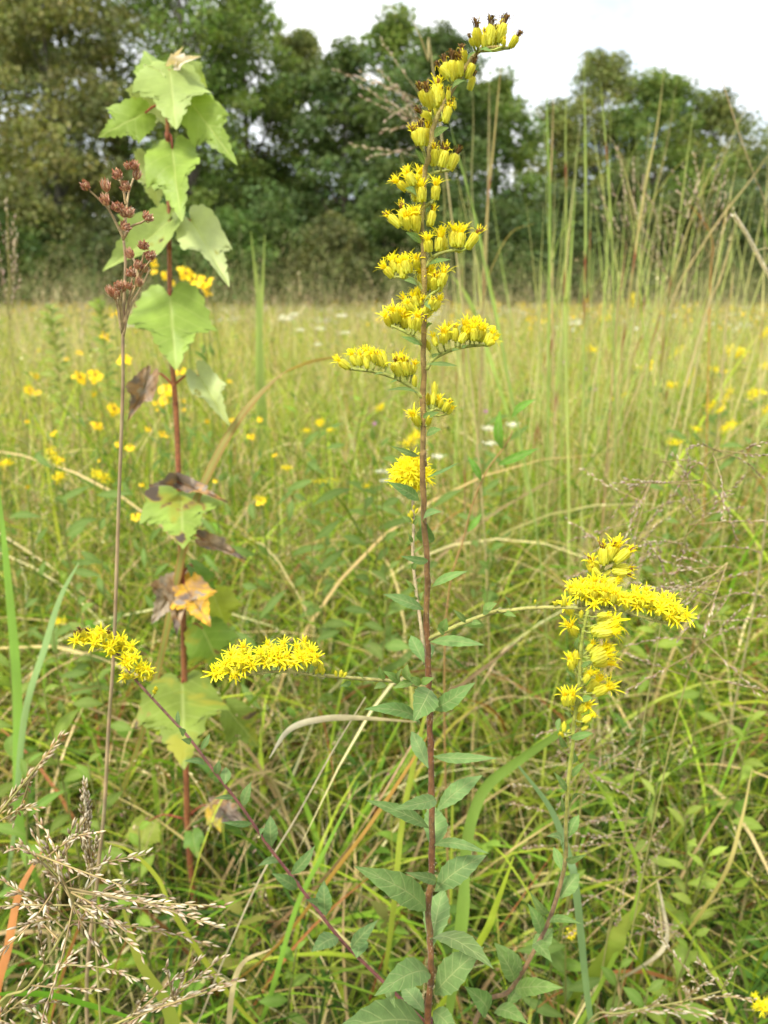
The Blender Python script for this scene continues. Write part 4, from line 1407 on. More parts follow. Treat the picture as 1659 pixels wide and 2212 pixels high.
def maple_leaf(parent, z, j, tip, width, dy, col, mat, seed, fold=.18, droop=.22, curl=.11, stem=None, Y=YS, roll=0.0, rough=0.006):
    """three lobed toothed leaf: j = where the stalk joins, tip = end of the middle lobe"""
    r = random.Random(seed)
    pj, pt = P(*z(*j), Y + r.uniform(-.012, .004)), P(*z(*tip), Y + dy)
    sc = (z(100, 0)[0] - z(0, 0)[0]) / 100.0
    W = 1.04 * width * sc * S(z(*j)[1], Y)
    ax = pt - pj
    L = ax.length
    u = ax.normalized()
    view = (V(0, 0, H) - pj).normalized()
    nrm = view + V(roll, 0, .25)
    nrm = (nrm - u * nrm.dot(u)).normalized()
    s = u.cross(nrm)
    mb = MB()
    K = 6
    ph = r.uniform(0, 6)
    lightc = mixc(col, (.55, .60, .25), .14)
    for side in (-1, 1):
        half = []
        for i in range(len(MAPLE_HALF) - 1):
            a, b = MAPLE_HALF[i], MAPLE_HALF[i + 1]
            half.append((a[0] + r.gauss(0, .004), a[1] * (1 + r.gauss(0, .02))))
            half.append(((a[0] + b[0]) / 2 + r.gauss(0, .003), (a[1] + b[1]) / 2 * (1 + r.gauss(0, .012)) + .008))
        half.append((1.0, 0.0))
        n = len(half)
        vs, cs, fs, uvs = [], [], [], []
        for i, (hu, hs) in enumerate(half):
            mu = (i / (n - 1)) ** 1.15 * .98
            for k in range(K + 1):
                f = (k / K) ** 1.5
                a, b = mu + (hu - mu) * f, hs * f
                ss = b / .72
                d = fold * abs(b) * L * .8 - droop * L * max(0, a) ** 1.8 * .5 + curl * L * math.sin(a * 6 + ph + side) * ss \
                    - droop * L * ss * ss * .35 + rough * L * math.sin(a * 17 + ph) * math.cos(b * 23 + ph)
                p = pj + u * (a * L) + s * (side * ss * W * .5) + nrm * d
                vs.append(p)
                uvs.append((a, b * 1.6))
                cs.append(lightc if k == 0 else (col if (i + k) % 3 else mixc(col, lightc, .10)))
        for i in range(n - 1):
            for k in range(K):
                q = [i * (K + 1) + k, i * (K + 1) + k + 1, (i + 1) * (K + 1) + k + 1, (i + 1) * (K + 1) + k]
                fs.append(q if side > 0 else q[::-1])
        mb.add(vs, fs, cs, uv=uvs)
    lf = mb.build("leaf", mat, parent)
    if stem is not None:
        q = P(*z(*stem), Y)
        pb = MB()
        pb.tube(smooth([q, q.lerp(pj, .55) + V(0, .004, .006), pj], 8), (.0013, .0009), 6, (.28, .06, .03))
        pb.build("leaf_stalk", M_stem, lf)
    return lf


foot = P(408, 1830, YS)
sap = thing("maple_sapling", V(foot.x + .004, YS, 0), "maple sapling at the left with an upright red stem and yellowish green lobed leaves", "sapling")
sst = [V(foot.x + .004, YS, 0), foot, P(402, 1660, YS), P(395, 1300, YS), P(388, 1100, YS), P(381, 900, YS), P(370, 750, YS), P(366, 560, YS), P(364, 400, YS), P(362, 250, YS), P(370, 165, YS)]
ssp = smooth(sst, 60)
mb = MB()
mb.tube(ssp, [.0042 * (1 - i / 60) + .0017 * i / 60 for i in range(61)], 9, [jit(mixc((.24, .085, .032), (.30, .12, .05), i / 60), .12) for i in range(61)])
for f in (.30, .40, .52, .62, .72, .80, .88, .94):
    p = ssp[int(f * 60)]
    mb.tube([p - V(0, 0, .004), p, p + V(0, 0, .004)], [.0025, 0.0043 - .0020 * f, .0025], 9, (.22, .07, .03))
mb.build("stem", M_stem, sap)
G1, G2, G3 = (.25, .355, .06), (.31, .395, .11), (.41, .47, .20)
ML = maple_leaf
ML(sap, ZF, (705, 262), (742, 592), 420, -.05, G2, M_maple, 1, stem=(698, 520), fold=.1, droop=.15)
ML(sap, ZF, (640, 280), (536, 105), 240, .05, G1, M_maple, 2, stem=(700, 330), fold=-.15)
ML(sap, ZF, (750, 235), (850, 180), 80, -.03, (.80, .70, .58), M_petal, 3, fold=.6, curl=.15, droop=.5)
ML(sap, ZF, (720, 230), (770, 140), 60, -.02, (.78, .68, .56), M_petal, 33, fold=.6, curl=.12, droop=.4)
ML(sap, ZF, (560, 520), (298, 642), 240, -.05, G1, M_maple, 4, stem=(690, 500), fold=.05)
ML(sap, ZF, (660, 370), (512, 625), 300, .02, G3, M_maple, 5, stem=(698, 470))
ML(sap, ZF, (640, 330), (455, 340), 170, .04, G3, M_maple, 55, roll=-.6)
ML(sap, ZF, (800, 250), (945, 372), 170, .03, G2, M_maple, 6, stem=(700, 320), roll=.5)
ML(sap, ZF, (815, 440), (1095, 800), 260, -.03, G1, M_maple, 7, stem=(700, 540), fold=.12)
ML(sap, ZF, (722, 730), (755, 1115), 330, -.07, G1, M_maple, 8, stem=(695, 640), roll=-.25)
ML(sap, ZF, (580, 790), (625, 1100), 240, .03, G3, M_maple, 9, stem=(690, 720), roll=-.5)
ML(sap, ZF, (830, 1155), (1060, 1497), 290, -.06, G3, M_maple, 10, stem=(712, 1190), fold=.22, roll=.3)
ML(sap, ZF, (700, 1160), (318, 1490), 270, -.05, G2, M_maple, 11, stem=(706, 1200), fold=.22, droop=-.25, roll=-.35)
ML(sap, ZF, (708, 1600), (742, 2020), 480, -.06, G1, M_maple, 12, stem=(704, 1540), fold=.10, droop=.12)
ML(sap, ZM, (1015, 515), (1165, 750), 170, -.05, G3, M_maple, 13, stem=(890, 560), fold=.45, curl=.12)
ML(sap, ZM, (765, 515), (650, 745), 130, -.03, (.30, .22, .16), M_maple_dead, 14, stem=(880, 560), fold=.6, curl=.2, rough=.03)
ML(sap, ZG, (790, 540), (800, 870), 450, -.10, G1, M_maple_spot, 15, stem=(788, 505), fold=.06, droop=.10)
ML(sap, ZG, (800, 510), (1055, 600), 95, -.06, (.52, .30, .11), M_maple_dead, 16, stem=(788, 500), fold=.35, curl=.12)
ML(sap, ZG, (760, 505), (612, 510), 90, -.05, (.45, .23, .07), M_maple_dead, 17, fold=.4)
ML(sap, ZG, (930, 850), (1170, 950), 120, -.04, (.36, .26, .18), M_maple_dead, 18, stem=(790, 850), fold=.5, curl=.15, rough=.03)
ML(sap, ZG, (785, 1105), (610, 1345), 230, -.04, (.36, .29, .21), M_maple_dead, 19, stem=(795, 1080), fold=.55, curl=.15, rough=.03)
ML(sap, ZG, (775, 1120), (765, 1390), 200, -.07, (.40, .30, .20), M_maple_dead, 20, fold=.5, curl=.18, rough=.03)
ML(sap, ZG, (810, 1115), (960, 1345), 270, -.06, (.58, .33, .03), M_maple_dead, 21, stem=(800, 1090), fold=.2, rough=.02)
ML(sap, ZG, (865, 1010), (1030, 1200), 130, .02, (.13, .24, .05), M_maple, 22, stem=(805, 1050))
ML(sap, ZG, (990, 1180), (1070, 1390), 260, .03, (.36, .42, .06), M_maple, 23)
ML(sap, ZG, (920, 1380), (1050, 1650), 330, .02, (.20, .32, .05), M_maple_spot, 24, stem=(805, 1390))
ML(sap, ZI, (690, 480), (700, 930), 480, -.12, (.20, .27, .04), M_maple_spot, 25, stem=(700, 440), fold=.08)
ML(sap, ZI, (960, 640), (1160, 870), 230, .02, (.18, .25, .045), M_maple_spot, 26)
ML(sap, ZH, (1290, 640), (1520, 760), 130, -.02, (.20, .14, .11), M_maple_dead, 27, stem=(1115, 720), fold=.4, rough=.03)
ML(sap, ZH, (1280, 660), (1330, 790), 110, -.04, (.62, .40, .04), M_maple_spot, 28)
ML(sap, ZH, (880, 740), (830, 960), 200, -.04, (.30, .36, .05), M_maple_spot, 29, stem=(1105, 715))
ML(sap, ZH, (1160, 800), (1190, 950), 130, -.03, (.17, .32, .05), M_maple, 30)

# ------------------------------------------------------------------ the dry stalk with brown seed heads
YW = 0.47
wort = thing("dry_seed_stalk", V(P(185, 2212, YW).x - .01, YW, 0), "dead dry stalk with clusters of brown seed capsules in front of the sapling", "seed stalk")
wst = [V(wort.location.x, YW, 0), P(188, 2212, YW), P(210, 1900, YW), P(225, 1750, YW), P(235, 1560, YW), P(246, 1400, YW), P(256, 1100, YW), P(265, 850, YW), P(*ZF(430, 1860), YW), P(*ZF(440, 1560), YW),
       P(*ZF(445, 1400), YW), P(*ZF(435, 1270), YW)]
mb = MB()
wsp = smooth(wst, 80)
mb.tube(wsp, [.0015 * (1 - i / 80) + .0008 * i / 80 for i in range(81)], 7, [jit((.36, .27, .15), .15) for _ in range(81)])
mb.build("stem", M_dry, wort)
STRAWC = (.38, .28, .14)
for line, d in ((((435, 1270), (415, 1220), (345, 1085), (290, 1030), (235, 978)), -.01), (((345, 1085), (338, 1030), (334, 970)), .0), (((420, 1235), (448, 1110), (462, 1000), (492, 905)), .01),
                (((448, 1060), (430, 960), (410, 915)), -.005), (((437, 1255), (480, 1190), (540, 1165), (565, 1150)), -.012), (((440, 1240), (445, 1190), (450, 1130)), .006), (((432, 1840), (470, 1650), (520, 1490), (555, 1340)), -.008),
                (((500, 1560), (550, 1450), (592, 1390)), -.014), (((520, 1500), (500, 1400), (480, 1360)), .006), (((440, 1780), (480, 1650), (530, 1560), (590, 1440)), .012), (((425, 1820), (410, 1680), (400, 1610)), -.012), (((430, 1800), (420, 1640), (420, 1560)), -.016),
                (((435, 1780), (470, 1600), (485, 1490)), -.004), (((420, 1800), (395, 1650), (365, 1590)), -.006)):
    branch(wort, [P(*ZF(*p), YW + d * i / (len(line) - 1)) for i, p in enumerate(line)], .0008, .0005, col=STRAWC)


def capsule_mesh(seed):
    r = random.Random(seed)
    b = MB()
    c0 = jit((.52, .30, .20), .2, r)
    b.lathe([(.02, 0), (.10, .08), (.17, .30), (.16, .5), (.08, .68)], 9, [c0, c0, jit(c0, .3, r), (.40, .21, .13), (.30, .16, .10)], mod=.12, lobes=3)
    for ring, (n, rad, z0, L, spread) in enumerate(((6, .10, .05, .55, .55), (7, .12, .22, .55, .35), (5, .06, .42, .48, .22))):
        for k in range(n):
            a = 2 * math.pi * (k + .5 * ring) / n + r.uniform(-.25, .25)
            e, s = V(math.cos(a), math.sin(a), 0), V(-math.sin(a), math.cos(a), 0)
            p0 = e * rad + V(0, 0, z0)
            p1 = p0 + e * spread * .45 * L + V(0, 0, L * .5)
            p2 = p1 + e * spread * r.uniform(-.1, .8) * L * .5 + V(0, 0, L * .5 * r.uniform(.7, 1.1))
            c = jit(r.choice([(.62, .36, .23), (.52, .28, .18), (.70, .48, .33), (.78, .62, .46)]), .2, r)
            b.strap(smooth([p0, p1, p2], 4), [.10, .16, .13, .07, .01], s, c, cup=-.2)
    o = b.build("seed_capsule", M_brown)
    d = o.data
    bpy.data.objects.remove(o)
    return d


CAPS = [capsule_mesh(60 + i) for i in range(5)]
rw = random.Random(3)
for bx, by, tx, ty, w in ((240, 985, 200, 935, 1), (336, 985, 322, 918, 1), (412, 925, 395, 870, 1.1), (492, 870, 500, 815, 1), (505, 910, 520, 860, .9), (470, 865, 455, 820, .8), (458, 1000, 440, 940, 1.1), (340, 1080, 315, 1010, 1.1),
                          (415, 1110, 385, 1065, 1), (420, 1090, 410, 1060, .8), (450, 1140, 430, 1085, 1), (455, 1130, 480, 1090, 1), (440, 1225, 435, 1170, .9), (430, 1215, 460, 1190, .9), (545, 1165, 590, 1130, 1.0), (560, 1150, 570, 1110, .8),
                          (555, 1345, 545, 1285, 1), (545, 1330, 570, 1300, .8), (480, 1390, 465, 1330, 1), (580, 1395, 605, 1345, 1), (570, 1390, 585, 1350, .9), (520, 1460, 520, 1400, 1), (550, 1465, 565, 1420, .8), (480, 1505, 480, 1450, 1.1),
                          (415, 1590, 425, 1520, 1.1), (420, 1570, 395, 1530, .9), (370, 1600, 345, 1550, 1), (400, 1625, 395, 1570, 1), (470, 1580, 470, 1530, .9), (525, 1540, 525, 1500, .9)):
    b, t = P(*ZF(bx, by), YW - .004), P(*ZF(tx, ty), YW - .012 + rw.uniform(-.006, .004))
    ax = t - b
    L = .0098 * w
    o = bpy.data.objects.new("seed_capsule", rw.choice(CAPS))
    COL.objects.link(o)
    o.parent = wort
    o.location = t - ax.normalized() * L * .7 - wort.location
    o.rotation_mode = 'QUATERNION'
    o.rotation_quaternion = ax.to_track_quat('Z', 'Y') @ Quaternion((0, 0, 1), rw.uniform(0, 6.28))
    o.scale = (L, L, L)

# ------------------------------------------------------------------ pale seeding grass in the near left corner
def spikelets(mb, pts, r, L=.0048, w=.0013, step=.0034, start=.15, cols=((.50, .40, .24), (.62, .54, .38), (.36, .25, .13), (.26, .16, .09))):
    pp = smooth(pts, 24)
    ln = sum((pp[i + 1] - pp[i]).length for i in range(24))
    n = max(3, int(ln / step))
    for k in range(n):
        f = start + (1 - start) * (k + r.random()) / n
        x = min(f * 24, 23.99)
        i = int(x)
        p = pp[i].lerp(pp[i + 1], x - i)
        t = (pp[i + 1] - pp[i]).normalized()
        a = t.cross(V(r.uniform(-1, 1), r.uniform(-1, 1), r.uniform(-1, 1))).normalized()
        d = (t + a * r.uniform(.15, .5)).normalized()
        c = jit(r.choice(cols), .15, r)
        l = L * r.uniform(.75, 1.25)
        ww = w * r.uniform(.8, 1.2)
        c2 = mixc(c, (.75, .68, .52), .4)
        q = p + a * .0006
        mb.tube([q, q + d * l * .25, q + d * l * .6, q + d * l], [ww * .25, ww * .5, ww * .42, ww * .06], 5, [c, c, c2, c2])


def seed_grass(name, label, z, Y, base, rachis, sprays, seed, r0=.0008, kw=None, group=None, dz=.05):
    r = random.Random(seed)
    bp = P(*z(*rachis[0]), Y)
    t = thing(name, V(base[0] if base else bp.x, base[1] if base else Y, 0), label, "grass", group)
    rp = [P(*z(*p), Y - dz * .6 * i / len(rachis)) for i, p in enumerate(rachis)]
    mb = MB()
    mb.tube(smooth([t.location, t.location.lerp(rp[0], .5) + V(0, 0, .04)] + rp, 40), (r0 * 1.2, r0 * .6), 6, [jit((.33, .31, .10), .1, r) for _ in range(41)])
    mb.build("stalk", M_dry, t)
    rs = smooth(rp, 30)
    for e in sprays:
        ep = P(*z(*e), Y - dz * .3 + r.uniform(-dz, dz))
        q = min(rs, key=lambda w: abs((w - ep).length - (.035 + .02 * r.random()) * max(1, Y / .5)))
        pts = [q, q.lerp(ep, .55) + V(r.uniform(-.003, .003), 0, r.uniform(-.002, .005)), ep]
        b = MB()
        b.tube(smooth(pts, 10), (.0005, .00025), 5, jit((.36, .28, .12), .15, r))
        spikelets(b, pts, r, **(kw or {}))
        b.build("seed_spray", M_dry, t)
    return t


seed_grass("grass_panicle", "bleached grass panicle bursting open in the near bottom left corner", ZH, .34, (-.30, .33), [(-60, 1990), (180, 1720), (420, 1330), (430, 1180), (330, 1040), (220, 930)],
           [(40, 900), (110, 855), (225, 725), (435, 760), (600, 800), (665, 930), (885, 930), (880, 1100), (735, 1120), (1025, 1195), (1180, 1275), (1360, 1245), (1330, 1375), (1290, 1480), (0, 1075), (40, 1160), (130, 1220),
            (105, 1370), (-10, 1530), (185, 1615), (235, 1400), (620, 1740), (850, 1685), (860, 1540), (600, 1300), (350, 1260), (700, 1250), (-60, 1250), (190, 800), (280, 830), (530, 700), (180, 990), (480, 1500), (640, 1560), (760, 1400), (330, 1500), (260, 1900), (400, 1830)], 4, dz=.035)
seed_grass("grass_panicle", "pale lower grass panicle running up to the right along the bottom left", ZH, .35, (-.13, .32), [(500, 2150), (700, 1955), (1050, 1830), (1250, 1760)],
           [(1400, 1720), (1215, 1770), (1460, 1690), (1300, 1650), (1210, 1560), (1000, 1600), (900, 1745), (160, 1845), (0, 1930), (830, 1900), (700, 1990), (1100, 1640), (1350, 1545)], 5, dz=.02)
seed_grass("grass_panicle", "dark golden grass spike cut by the left edge above the panicle", ZH, .36, (-.36, .36), [(-140, 900), (0, 680), (130, 520), (230, 400)], [(372, 212), (330, 290), (235, 645), (80, 740), (120, 560), (220, 450)], 6, dz=.01,
           kw=dict(cols=((.38, .26, .08), (.55, .44, .26), (.28, .16, .05)), step=.003))
seed_grass("grass_panicle", "narrow upright brown seed spike standing above the bleached panicle", ZH, .38, (-.19, .37), [(560, 1150), (535, 860), (512, 700)], [(508, 495), (520, 600), (495, 560), (540, 640), (480, 730), (590, 830), (545, 800), (500, 650)], 7, dz=.008,
           kw=dict(cols=((.26, .18, .07), (.20, .13, .06), (.50, .42, .26)), L=.004, step=.0018))
seed_grass("grass_panicle", "pale grass panicle along the bottom edge left of the lower right yellow bloom", ZK, .50, (.10, .48), [(640, 1690), (820, 1630), (1150, 1570), (1420, 1500)],
           [(1255, 1330), (1470, 1385), (960, 1060), (1180, 1480), (1080, 1540), (1330, 1650), (1450, 1690), (880, 1580), (1200, 1640), (1580, 1560), (1000, 1610), (1350, 1450), (900, 1640)], 8, dz=.03)
for k, (Y, x0, y0, sc_, lab) in enumerate(((.62, 2780, 2000, 1.0, "fine dark speckled grass panicle at the right edge above the tan tangle"), (.60, 2820, 2480, 1.0, "fine tan grass panicle spreading right of the arching yellow branch tip"),
                                           (.66, 2300, 3150, .9, "thin purplish grass panicle at the foot of the right goldenrod"), (.64, 2500, 3500, .9, "thin tan grass panicle low in the bottom right"), (.68, 2560, 2050, .9, "fine seeding grass just above the right goldenrod's flowers"))):
    zz = (lambda x0, y0: (lambda x, y: ((x0 + x) * .54, (y0 + y) * .54)))(x0, y0)
    r = random.Random(70 + k)
    sp = [(r.uniform(-330, 330) * sc_, r.uniform(-260, 300) * sc_) for _ in range(22)]
    seed_grass("grass_panicle", lab, zz, Y, (P(x0 * .54, y0 * .54, Y).x - .05, Y), [(-120, 420), (-40, 150), (30, -80), (90, -230)], sp, 80 + k, dz=.06, r0=.0007,
               kw=dict(L=.0042, w=.0013, step=.006, start=.35, cols=((.30, .20, .12), (.52, .43, .27), (.22, .15, .09), (.34, .20, .18))))

for z, Y, rach, spr, lab in (
    (ZA, 1.6, [(960, 1500), (930, 1100), (870, 800), (780, 560)], [(230, 470), (400, 475), (520, 470), (350, 540), (400, 640), (560, 650), (680, 660), (340, 960), (560, 800), (620, 730), (520, 880), (430, 1050), (660, 780), (720, 700), (640, 560), (540, 270)],
     "fine tan grass panicle spreading left behind the goldenrod's upper spire"),
    (ZL, 1.9, [(900, 1500), (880, 1150), (850, 950), (820, 860)], [(800, 830), (760, 1010), (900, 900), (960, 1000), (700, 1080), (980, 1120), (840, 1060), (1020, 1180), (660, 1150), (930, 1280)], "loose brown grass panicle low before the wood between the tall stalks"),
    (ZL, 1.7, [(1330, 1500), (1300, 1200), (1290, 1000), (1300, 900)], [(1180, 930), (1240, 860), (1370, 880), (1430, 960), (1150, 1080), (1420, 1100), (1080, 1160), (1460, 1180), (1380, 1000), (1250, 1020), (1120, 980), (1200, 1240)], "brown open grass panicle among the right stalks before the wood"),
    (ZL, 1.9, [(1130, 1650), (1110, 1400), (1080, 1250), (1050, 1180)], [(1010, 1180), (1120, 1200), (960, 1300), (1180, 1330), (1200, 1430), (1000, 1400), (1080, 1200), (1160, 1260), (930, 1380)], "tan bushy grass panicle at the foot of the wood right of centre"),
    (ZF, 1.6, [(-230, 1900), (-240, 1500), (-250, 1250), (-255, 1080)], [(-260, 1020), (-210, 1130), (-300, 1150), (-190, 1250), (-310, 1290), (-200, 1380), (-170, 1480), (-300, 1450), (-230, 1190)], "pinkish grass panicle at the left edge before the wood"),):
    seed_grass("grass_panicle", lab, z, Y, (P(*z(*rach[0]), Y).x, Y + .05), rach, spr, int(Y * 100) + len(lab), dz=.10, r0=.0014, kw=dict(L=.011, w=.003, step=.016, start=.3, cols=((.34, .24, .13), (.48, .37, .22), (.38, .22, .18), (.27, .19, .10))))

PX_ = lambda x, y: (x, y)

# ------------------------------------------------------------------ tall grass stalks on the right
TALL = [
    (ZL, [(402, 400), (412, 800), (425, 1150), (418, 1840)], 1.25, .0052, (.20, .31, .05), 1, "bright green grass stalk standing nearest right of the goldenrod's upper spire"),
    (ZL, [(447, 430), (438, 800), (425, 1180), (440, 1840)], 1.30, .0030, (.42, .30, .19), 0, "pinkish tan grass stalk clinging to the first bright green one"),
    (ZL, [(518, 390), (512, 800), (516, 1250), (500, 1840)], 1.28, .0048, (.24, .30, .07), 1, "green grass stalk with a red lower joint, second tall one from the goldenrod"),
    (ZL, [(535, 850), (505, 1200), (450, 1840)], 1.4, .0026, (.26, .30, .08), 0, "thin leaning green grass stem crossing behind the second tall stalk"),
    (ZL, [(618, 360), (624, 800), (626, 1300), (618, 1840)], 1.22, .0055, (.25, .33, .07), 1, "straight green grass stalk below the lacy tree"),
    (ZL, [(708, 430), (722, 600), (755, 1000), (780, 1450), (785, 1840)], 1.25, .0050, (.22, .29, .06), 1, "green and purple grass stalk curving gently to the right"),
    (ZL, [(1072, 390), (1030, 720), (960, 1080), (905, 1450), (850, 1840)], 1.3, .0050, (.40, .34, .15), 1, "stout straw coloured grass stalk leaning right toward the leafy tree"),
    (ZL, [(1150, 400), (1090, 800), (1010, 1150), (940, 1500), (900, 1840)], 1.5, .0026, (.36, .31, .14), 0, "fine straw stalk just right of the stout leaning one"),
    (ZL, [(1240, 600), (1195, 950), (1150, 1300), (1085, 1780)], 1.3, .0046, (.27, .32, .09), 1, "green grass stalk in front of the loose ragged tree"),
    (ZL, [(1435, 790), (1330, 980), (1240, 1200), (1140, 1500), (1030, 1840)], 1.35, .0042, (.36, .33, .12), 1, "straw green stalk leaning strongly right, left of the white spike"),
    (ZL, [(1700, 820), (1560, 1020), (1380, 1250), (1220, 1500), (1120, 1700)], 1.3, .0036, (.42, .33, .18), 0, "long tan stalk slanting in from the right edge"),
    (ZL, [(1245, -20), (1310, 180), (1400, 460), (1500, 770), (1590, 1020), (1680, 1260)], 1.1, .0022, (.30, .22, .14), 0, "thin dark bare stalk slanting down to the right against the sky"),
    (ZL, [(1680, 400), (1560, 580), (1480, 720), (1380, 960), (1270, 1300)], 1.5, .0018, (.36, .29, .20), 0, "hair thin tan stem crossing the dark bare one"),
    (ZL, [(1475, 1240), (1430, 1440), (1380, 1600), (1290, 1840)], 1.2, .0050, (.44, .36, .20), 0, "thick pale straw stem carrying the white spike at its top"),
    (ZL, [(155, 310), (135, 500), (100, 880), (65, 1250), (40, 1840)], 1.15, .0036, (.34, .26, .11), 1, "brown stalk close to the right side of the goldenrod's top flowers"),
    (ZL, [(82, 480), (85, 900), (70, 1300), (55, 1840)], 1.25, .0030, (.32, .27, .13), 0, "grey brown stalk just left of the brown one beside the goldenrod"),
    (ZL, [(0, 1200), (40, 1400), (85, 1620), (130, 1840)], 1.7, .0085, (.22, .36, .05), 0, "broad light green grass blade right behind the goldenrod's middle flowers"),
    (ZL, [(1470, 1480), (1450, 1650), (1420, 1840)], 1.4, .0048, (.42, .34, .20), 0, "short pale stem below the thick straw one near the right edge"),
    (ZL, [(1615, 1150), (1640, 1300), (1700, 1500)], 1.2, .0060, (.22, .33, .06), 0, "green blade arching out at the right edge below the slanting stalk"),
    (ZL, [(1430, 1000), (1400, 1350), (1360, 1840)], 1.45, .0032, (.26, .32, .09), 1, "slim green stalk left of the white spike"),
    (ZL, [(1300, 900), (1270, 1300), (1240, 1840)], 1.5, .0032, (.25, .31, .08), 1, "slim green stalk between the leaning straw ones"),
    (ZL, [(1195, 1140), (1290, 1250), (1345, 1380), (1330, 1660)], 1.35, .0034, (.42, .17, .04), 0, "orange red bent blade among the stalks at right"),
    (ZL, [(660, 1020), (650, 1400), (640, 1840)], 1.35, .0034, (.26, .30, .08), 1, "short green stalk right beside the straight one below the lacy tree"),
    (ZL, [(860, 1350), (830, 1600), (800, 1840)], 1.3, .0034, (.40, .24, .16), 0, "pinkish short stalk left of the stout straw coloured one"),
    (ZL, [(290, 1150), (330, 1500), (360, 1840)], 1.3, .0030, (.30, .31, .11), 0, "pale green short stalk left of the bright green tall one"),
    (ZL, [(520, 1500), (518, 1680), (512, 1840)], 1.1, .0070, (.33, .40, .10), 0, "pale wide grass blade at the foot of the second tall stalk"),
    (ZL, [(915, 1450), (940, 1700), (950, 1840)], 1.3, .0050, (.28, .36, .06), 0, "lime green blade at the foot of the stout straw stalk"),
    (ZA, [(735, 110), (800, 250), (850, 400), (890, 520)], .9, .0032, (.36, .30, .16), 0, "pale straw stalk rising behind the goldenrod's upper flowers, leaning left"),
    (ZA, [(990, 800), (1040, 1000), (1110, 1250), (1200, 1640)], .95, .0038, (.20, .31, .06), 0, "green thin blade passing behind the flowers right of the upper spire"),
    (ZA, [(1255, 540), (1250, 900), (1245, 1300), (1225, 1700)], 1.2, .0026, (.34, .28, .16), 0, "thin grey tan stalk beneath the goldenrod's tip flowers"),
    (ZA, [(1145, 540), (1150, 850), (1140, 1150), (1150, 1500)], 1.2, .0022, (.30, .29, .14), 0, "fine grey green stalk between the spire and the brown stalk"),
    (ZB, [(1000, 330), (1080, 430), (1150, 560), (1200, 700)], 1.9, .013, (.23, .36, .06), 0, "wide fresh green blade tip behind the flowers right of the middle spire"),
    (ZB, [(1090, 150), (1085, 700), (1090, 1300)], 1.1, .0034, (.30, .27, .12), 1, "dark olive stem running down right of the middle spire"),
    (ZB, [(1220, 0), (1210, 500), (1200, 1100), (1170, 1500)], 1.1, .0034, (.31, .25, .12), 0, "second olive brown stem right of the middle spire"),
]


def stalk(name, label, z, pts, Y, w, col, joints, seed, group="tall grass stalks on the right", cat="grass", flat=True):
    r = random.Random(seed)
    n = len(pts)
    col = mixc(tuple(min(.7, q * 1.35) for q in col), (.50, .50, .24), .25)
    Y = Y * 1.25 if Y < 1.65 else Y
    w = w * .86
    wp = [P(*z(*p), Y + .05 * i / n) for i, p in enumerate(pts)]
    last = wp[-1]
    d = (wp[-1] - wp[-2])
    d = V(d.x / max(-d.z, .05), 0, -1)
    gx = V(last.x + d.x * last.z * .6, last.y, 0)
    t = thing(name, gx, label, cat, group)
    full = wp + [last.lerp(gx, .5) + V(d.x * last.z * .1, 0, 0), gx]
    sm = smooth(full, 44)
    cols, rad = [], []
    jn = sorted(r.uniform(.15, .85) for _ in range(2)) if joints else []
    for i, p in enumerate(sm):
        f = i / 44
        c = col
        for j in jn:
            if 0 < f - j < .06:
                c = mixc((.30, .08, .05), col, (f - j) / .06 * .7)
        if f > .7:
            c = mixc(col, (.36, .27, .13), (f - .7) * 1.5)
        cols.append(jit(c, .07, r))
        rad.append(w * .5 * min(1, .10 + f * 3.2) * (1.0 if f < .6 else 1 - .25 * (f - .6)))
    mb = MB()
    if w > .0072:
        mb.strap(sm, [q * 1.7 for q in rad], V(1, .25, 0), cols, cup=.12, colb=[mixc(c, (.5, .5, .2), .15) for c in cols])
        mb.build("blade", M_grass, t)
    else:
        mb.tube(sm, rad, 7, cols)
        mb.build("stem", M_grass, t)
        for j in range(joints * 2):
            i = r.randint(14, 34)
            p = sm[i]
            s = r.choice((-1, 1))
            L = r.uniform(.10, .22)
            a = r.uniform(.12, .5)
            q = [p, p + V(s * L * .3 * math.sin(a), .01, L * .35), p + V(s * L * math.sin(a) * .9, .0, L * .75), p + V(s * L * (math.sin(a) + .25), -.02, L * .85)]
            b = MB()
            b.strap(smooth(q, 12), [w * 1.3 * (1 - (k / 12) ** 2) + .0004 for k in range(13)], V(.5, 1, 0), jit(col, .15, r), cup=.15)
            b.build("blade", M_grass, t)
    return t


for i, (z, pts, Y, w, c, jn, lab) in enumerate(TALL):
    stalk("grass_stalk", lab, z, pts, Y, w, c, jn, 500 + i)

# the dense stand of fine stems between them
rf = random.Random(44)
for k in range(88):
    x0 = rf.uniform(1060, 1660) if k > 8 else rf.uniform(930, 1060)
    yt = rf.uniform(230, 620)
    ln = rf.gauss(0.05, .13) + (x0 - 1200) * .00035
    Y = rf.uniform(1.6, 3.0)
    yb = 1106 + 1671 * math.tan(math.atan(.45 / Y) - PITCH)
    pts = [(x0 + ln * (yb - yt) * 1.0, yt), (x0 + ln * (yb - yt) * .62 + rf.uniform(-6, 6), yt + (yb - yt) * .4), (x0 + ln * (yb - yt) * .25, yt + (yb - yt) * .75), (x0, yb)]
    c = rf.choice([(.34, .42, .11), (.30, .40, .09), (.44, .43, .18), (.52, .47, .25), (.40, .43, .15)])
    stalk("grass_stalk", "thin green tan grass stem in the dense stand right of the goldenrod", PX_, pts, Y, rf.uniform(.0034, .0052), c, 1 if k % 3 == 0 else 0, 900 + k, group="fine grass stems in the stand at the right")

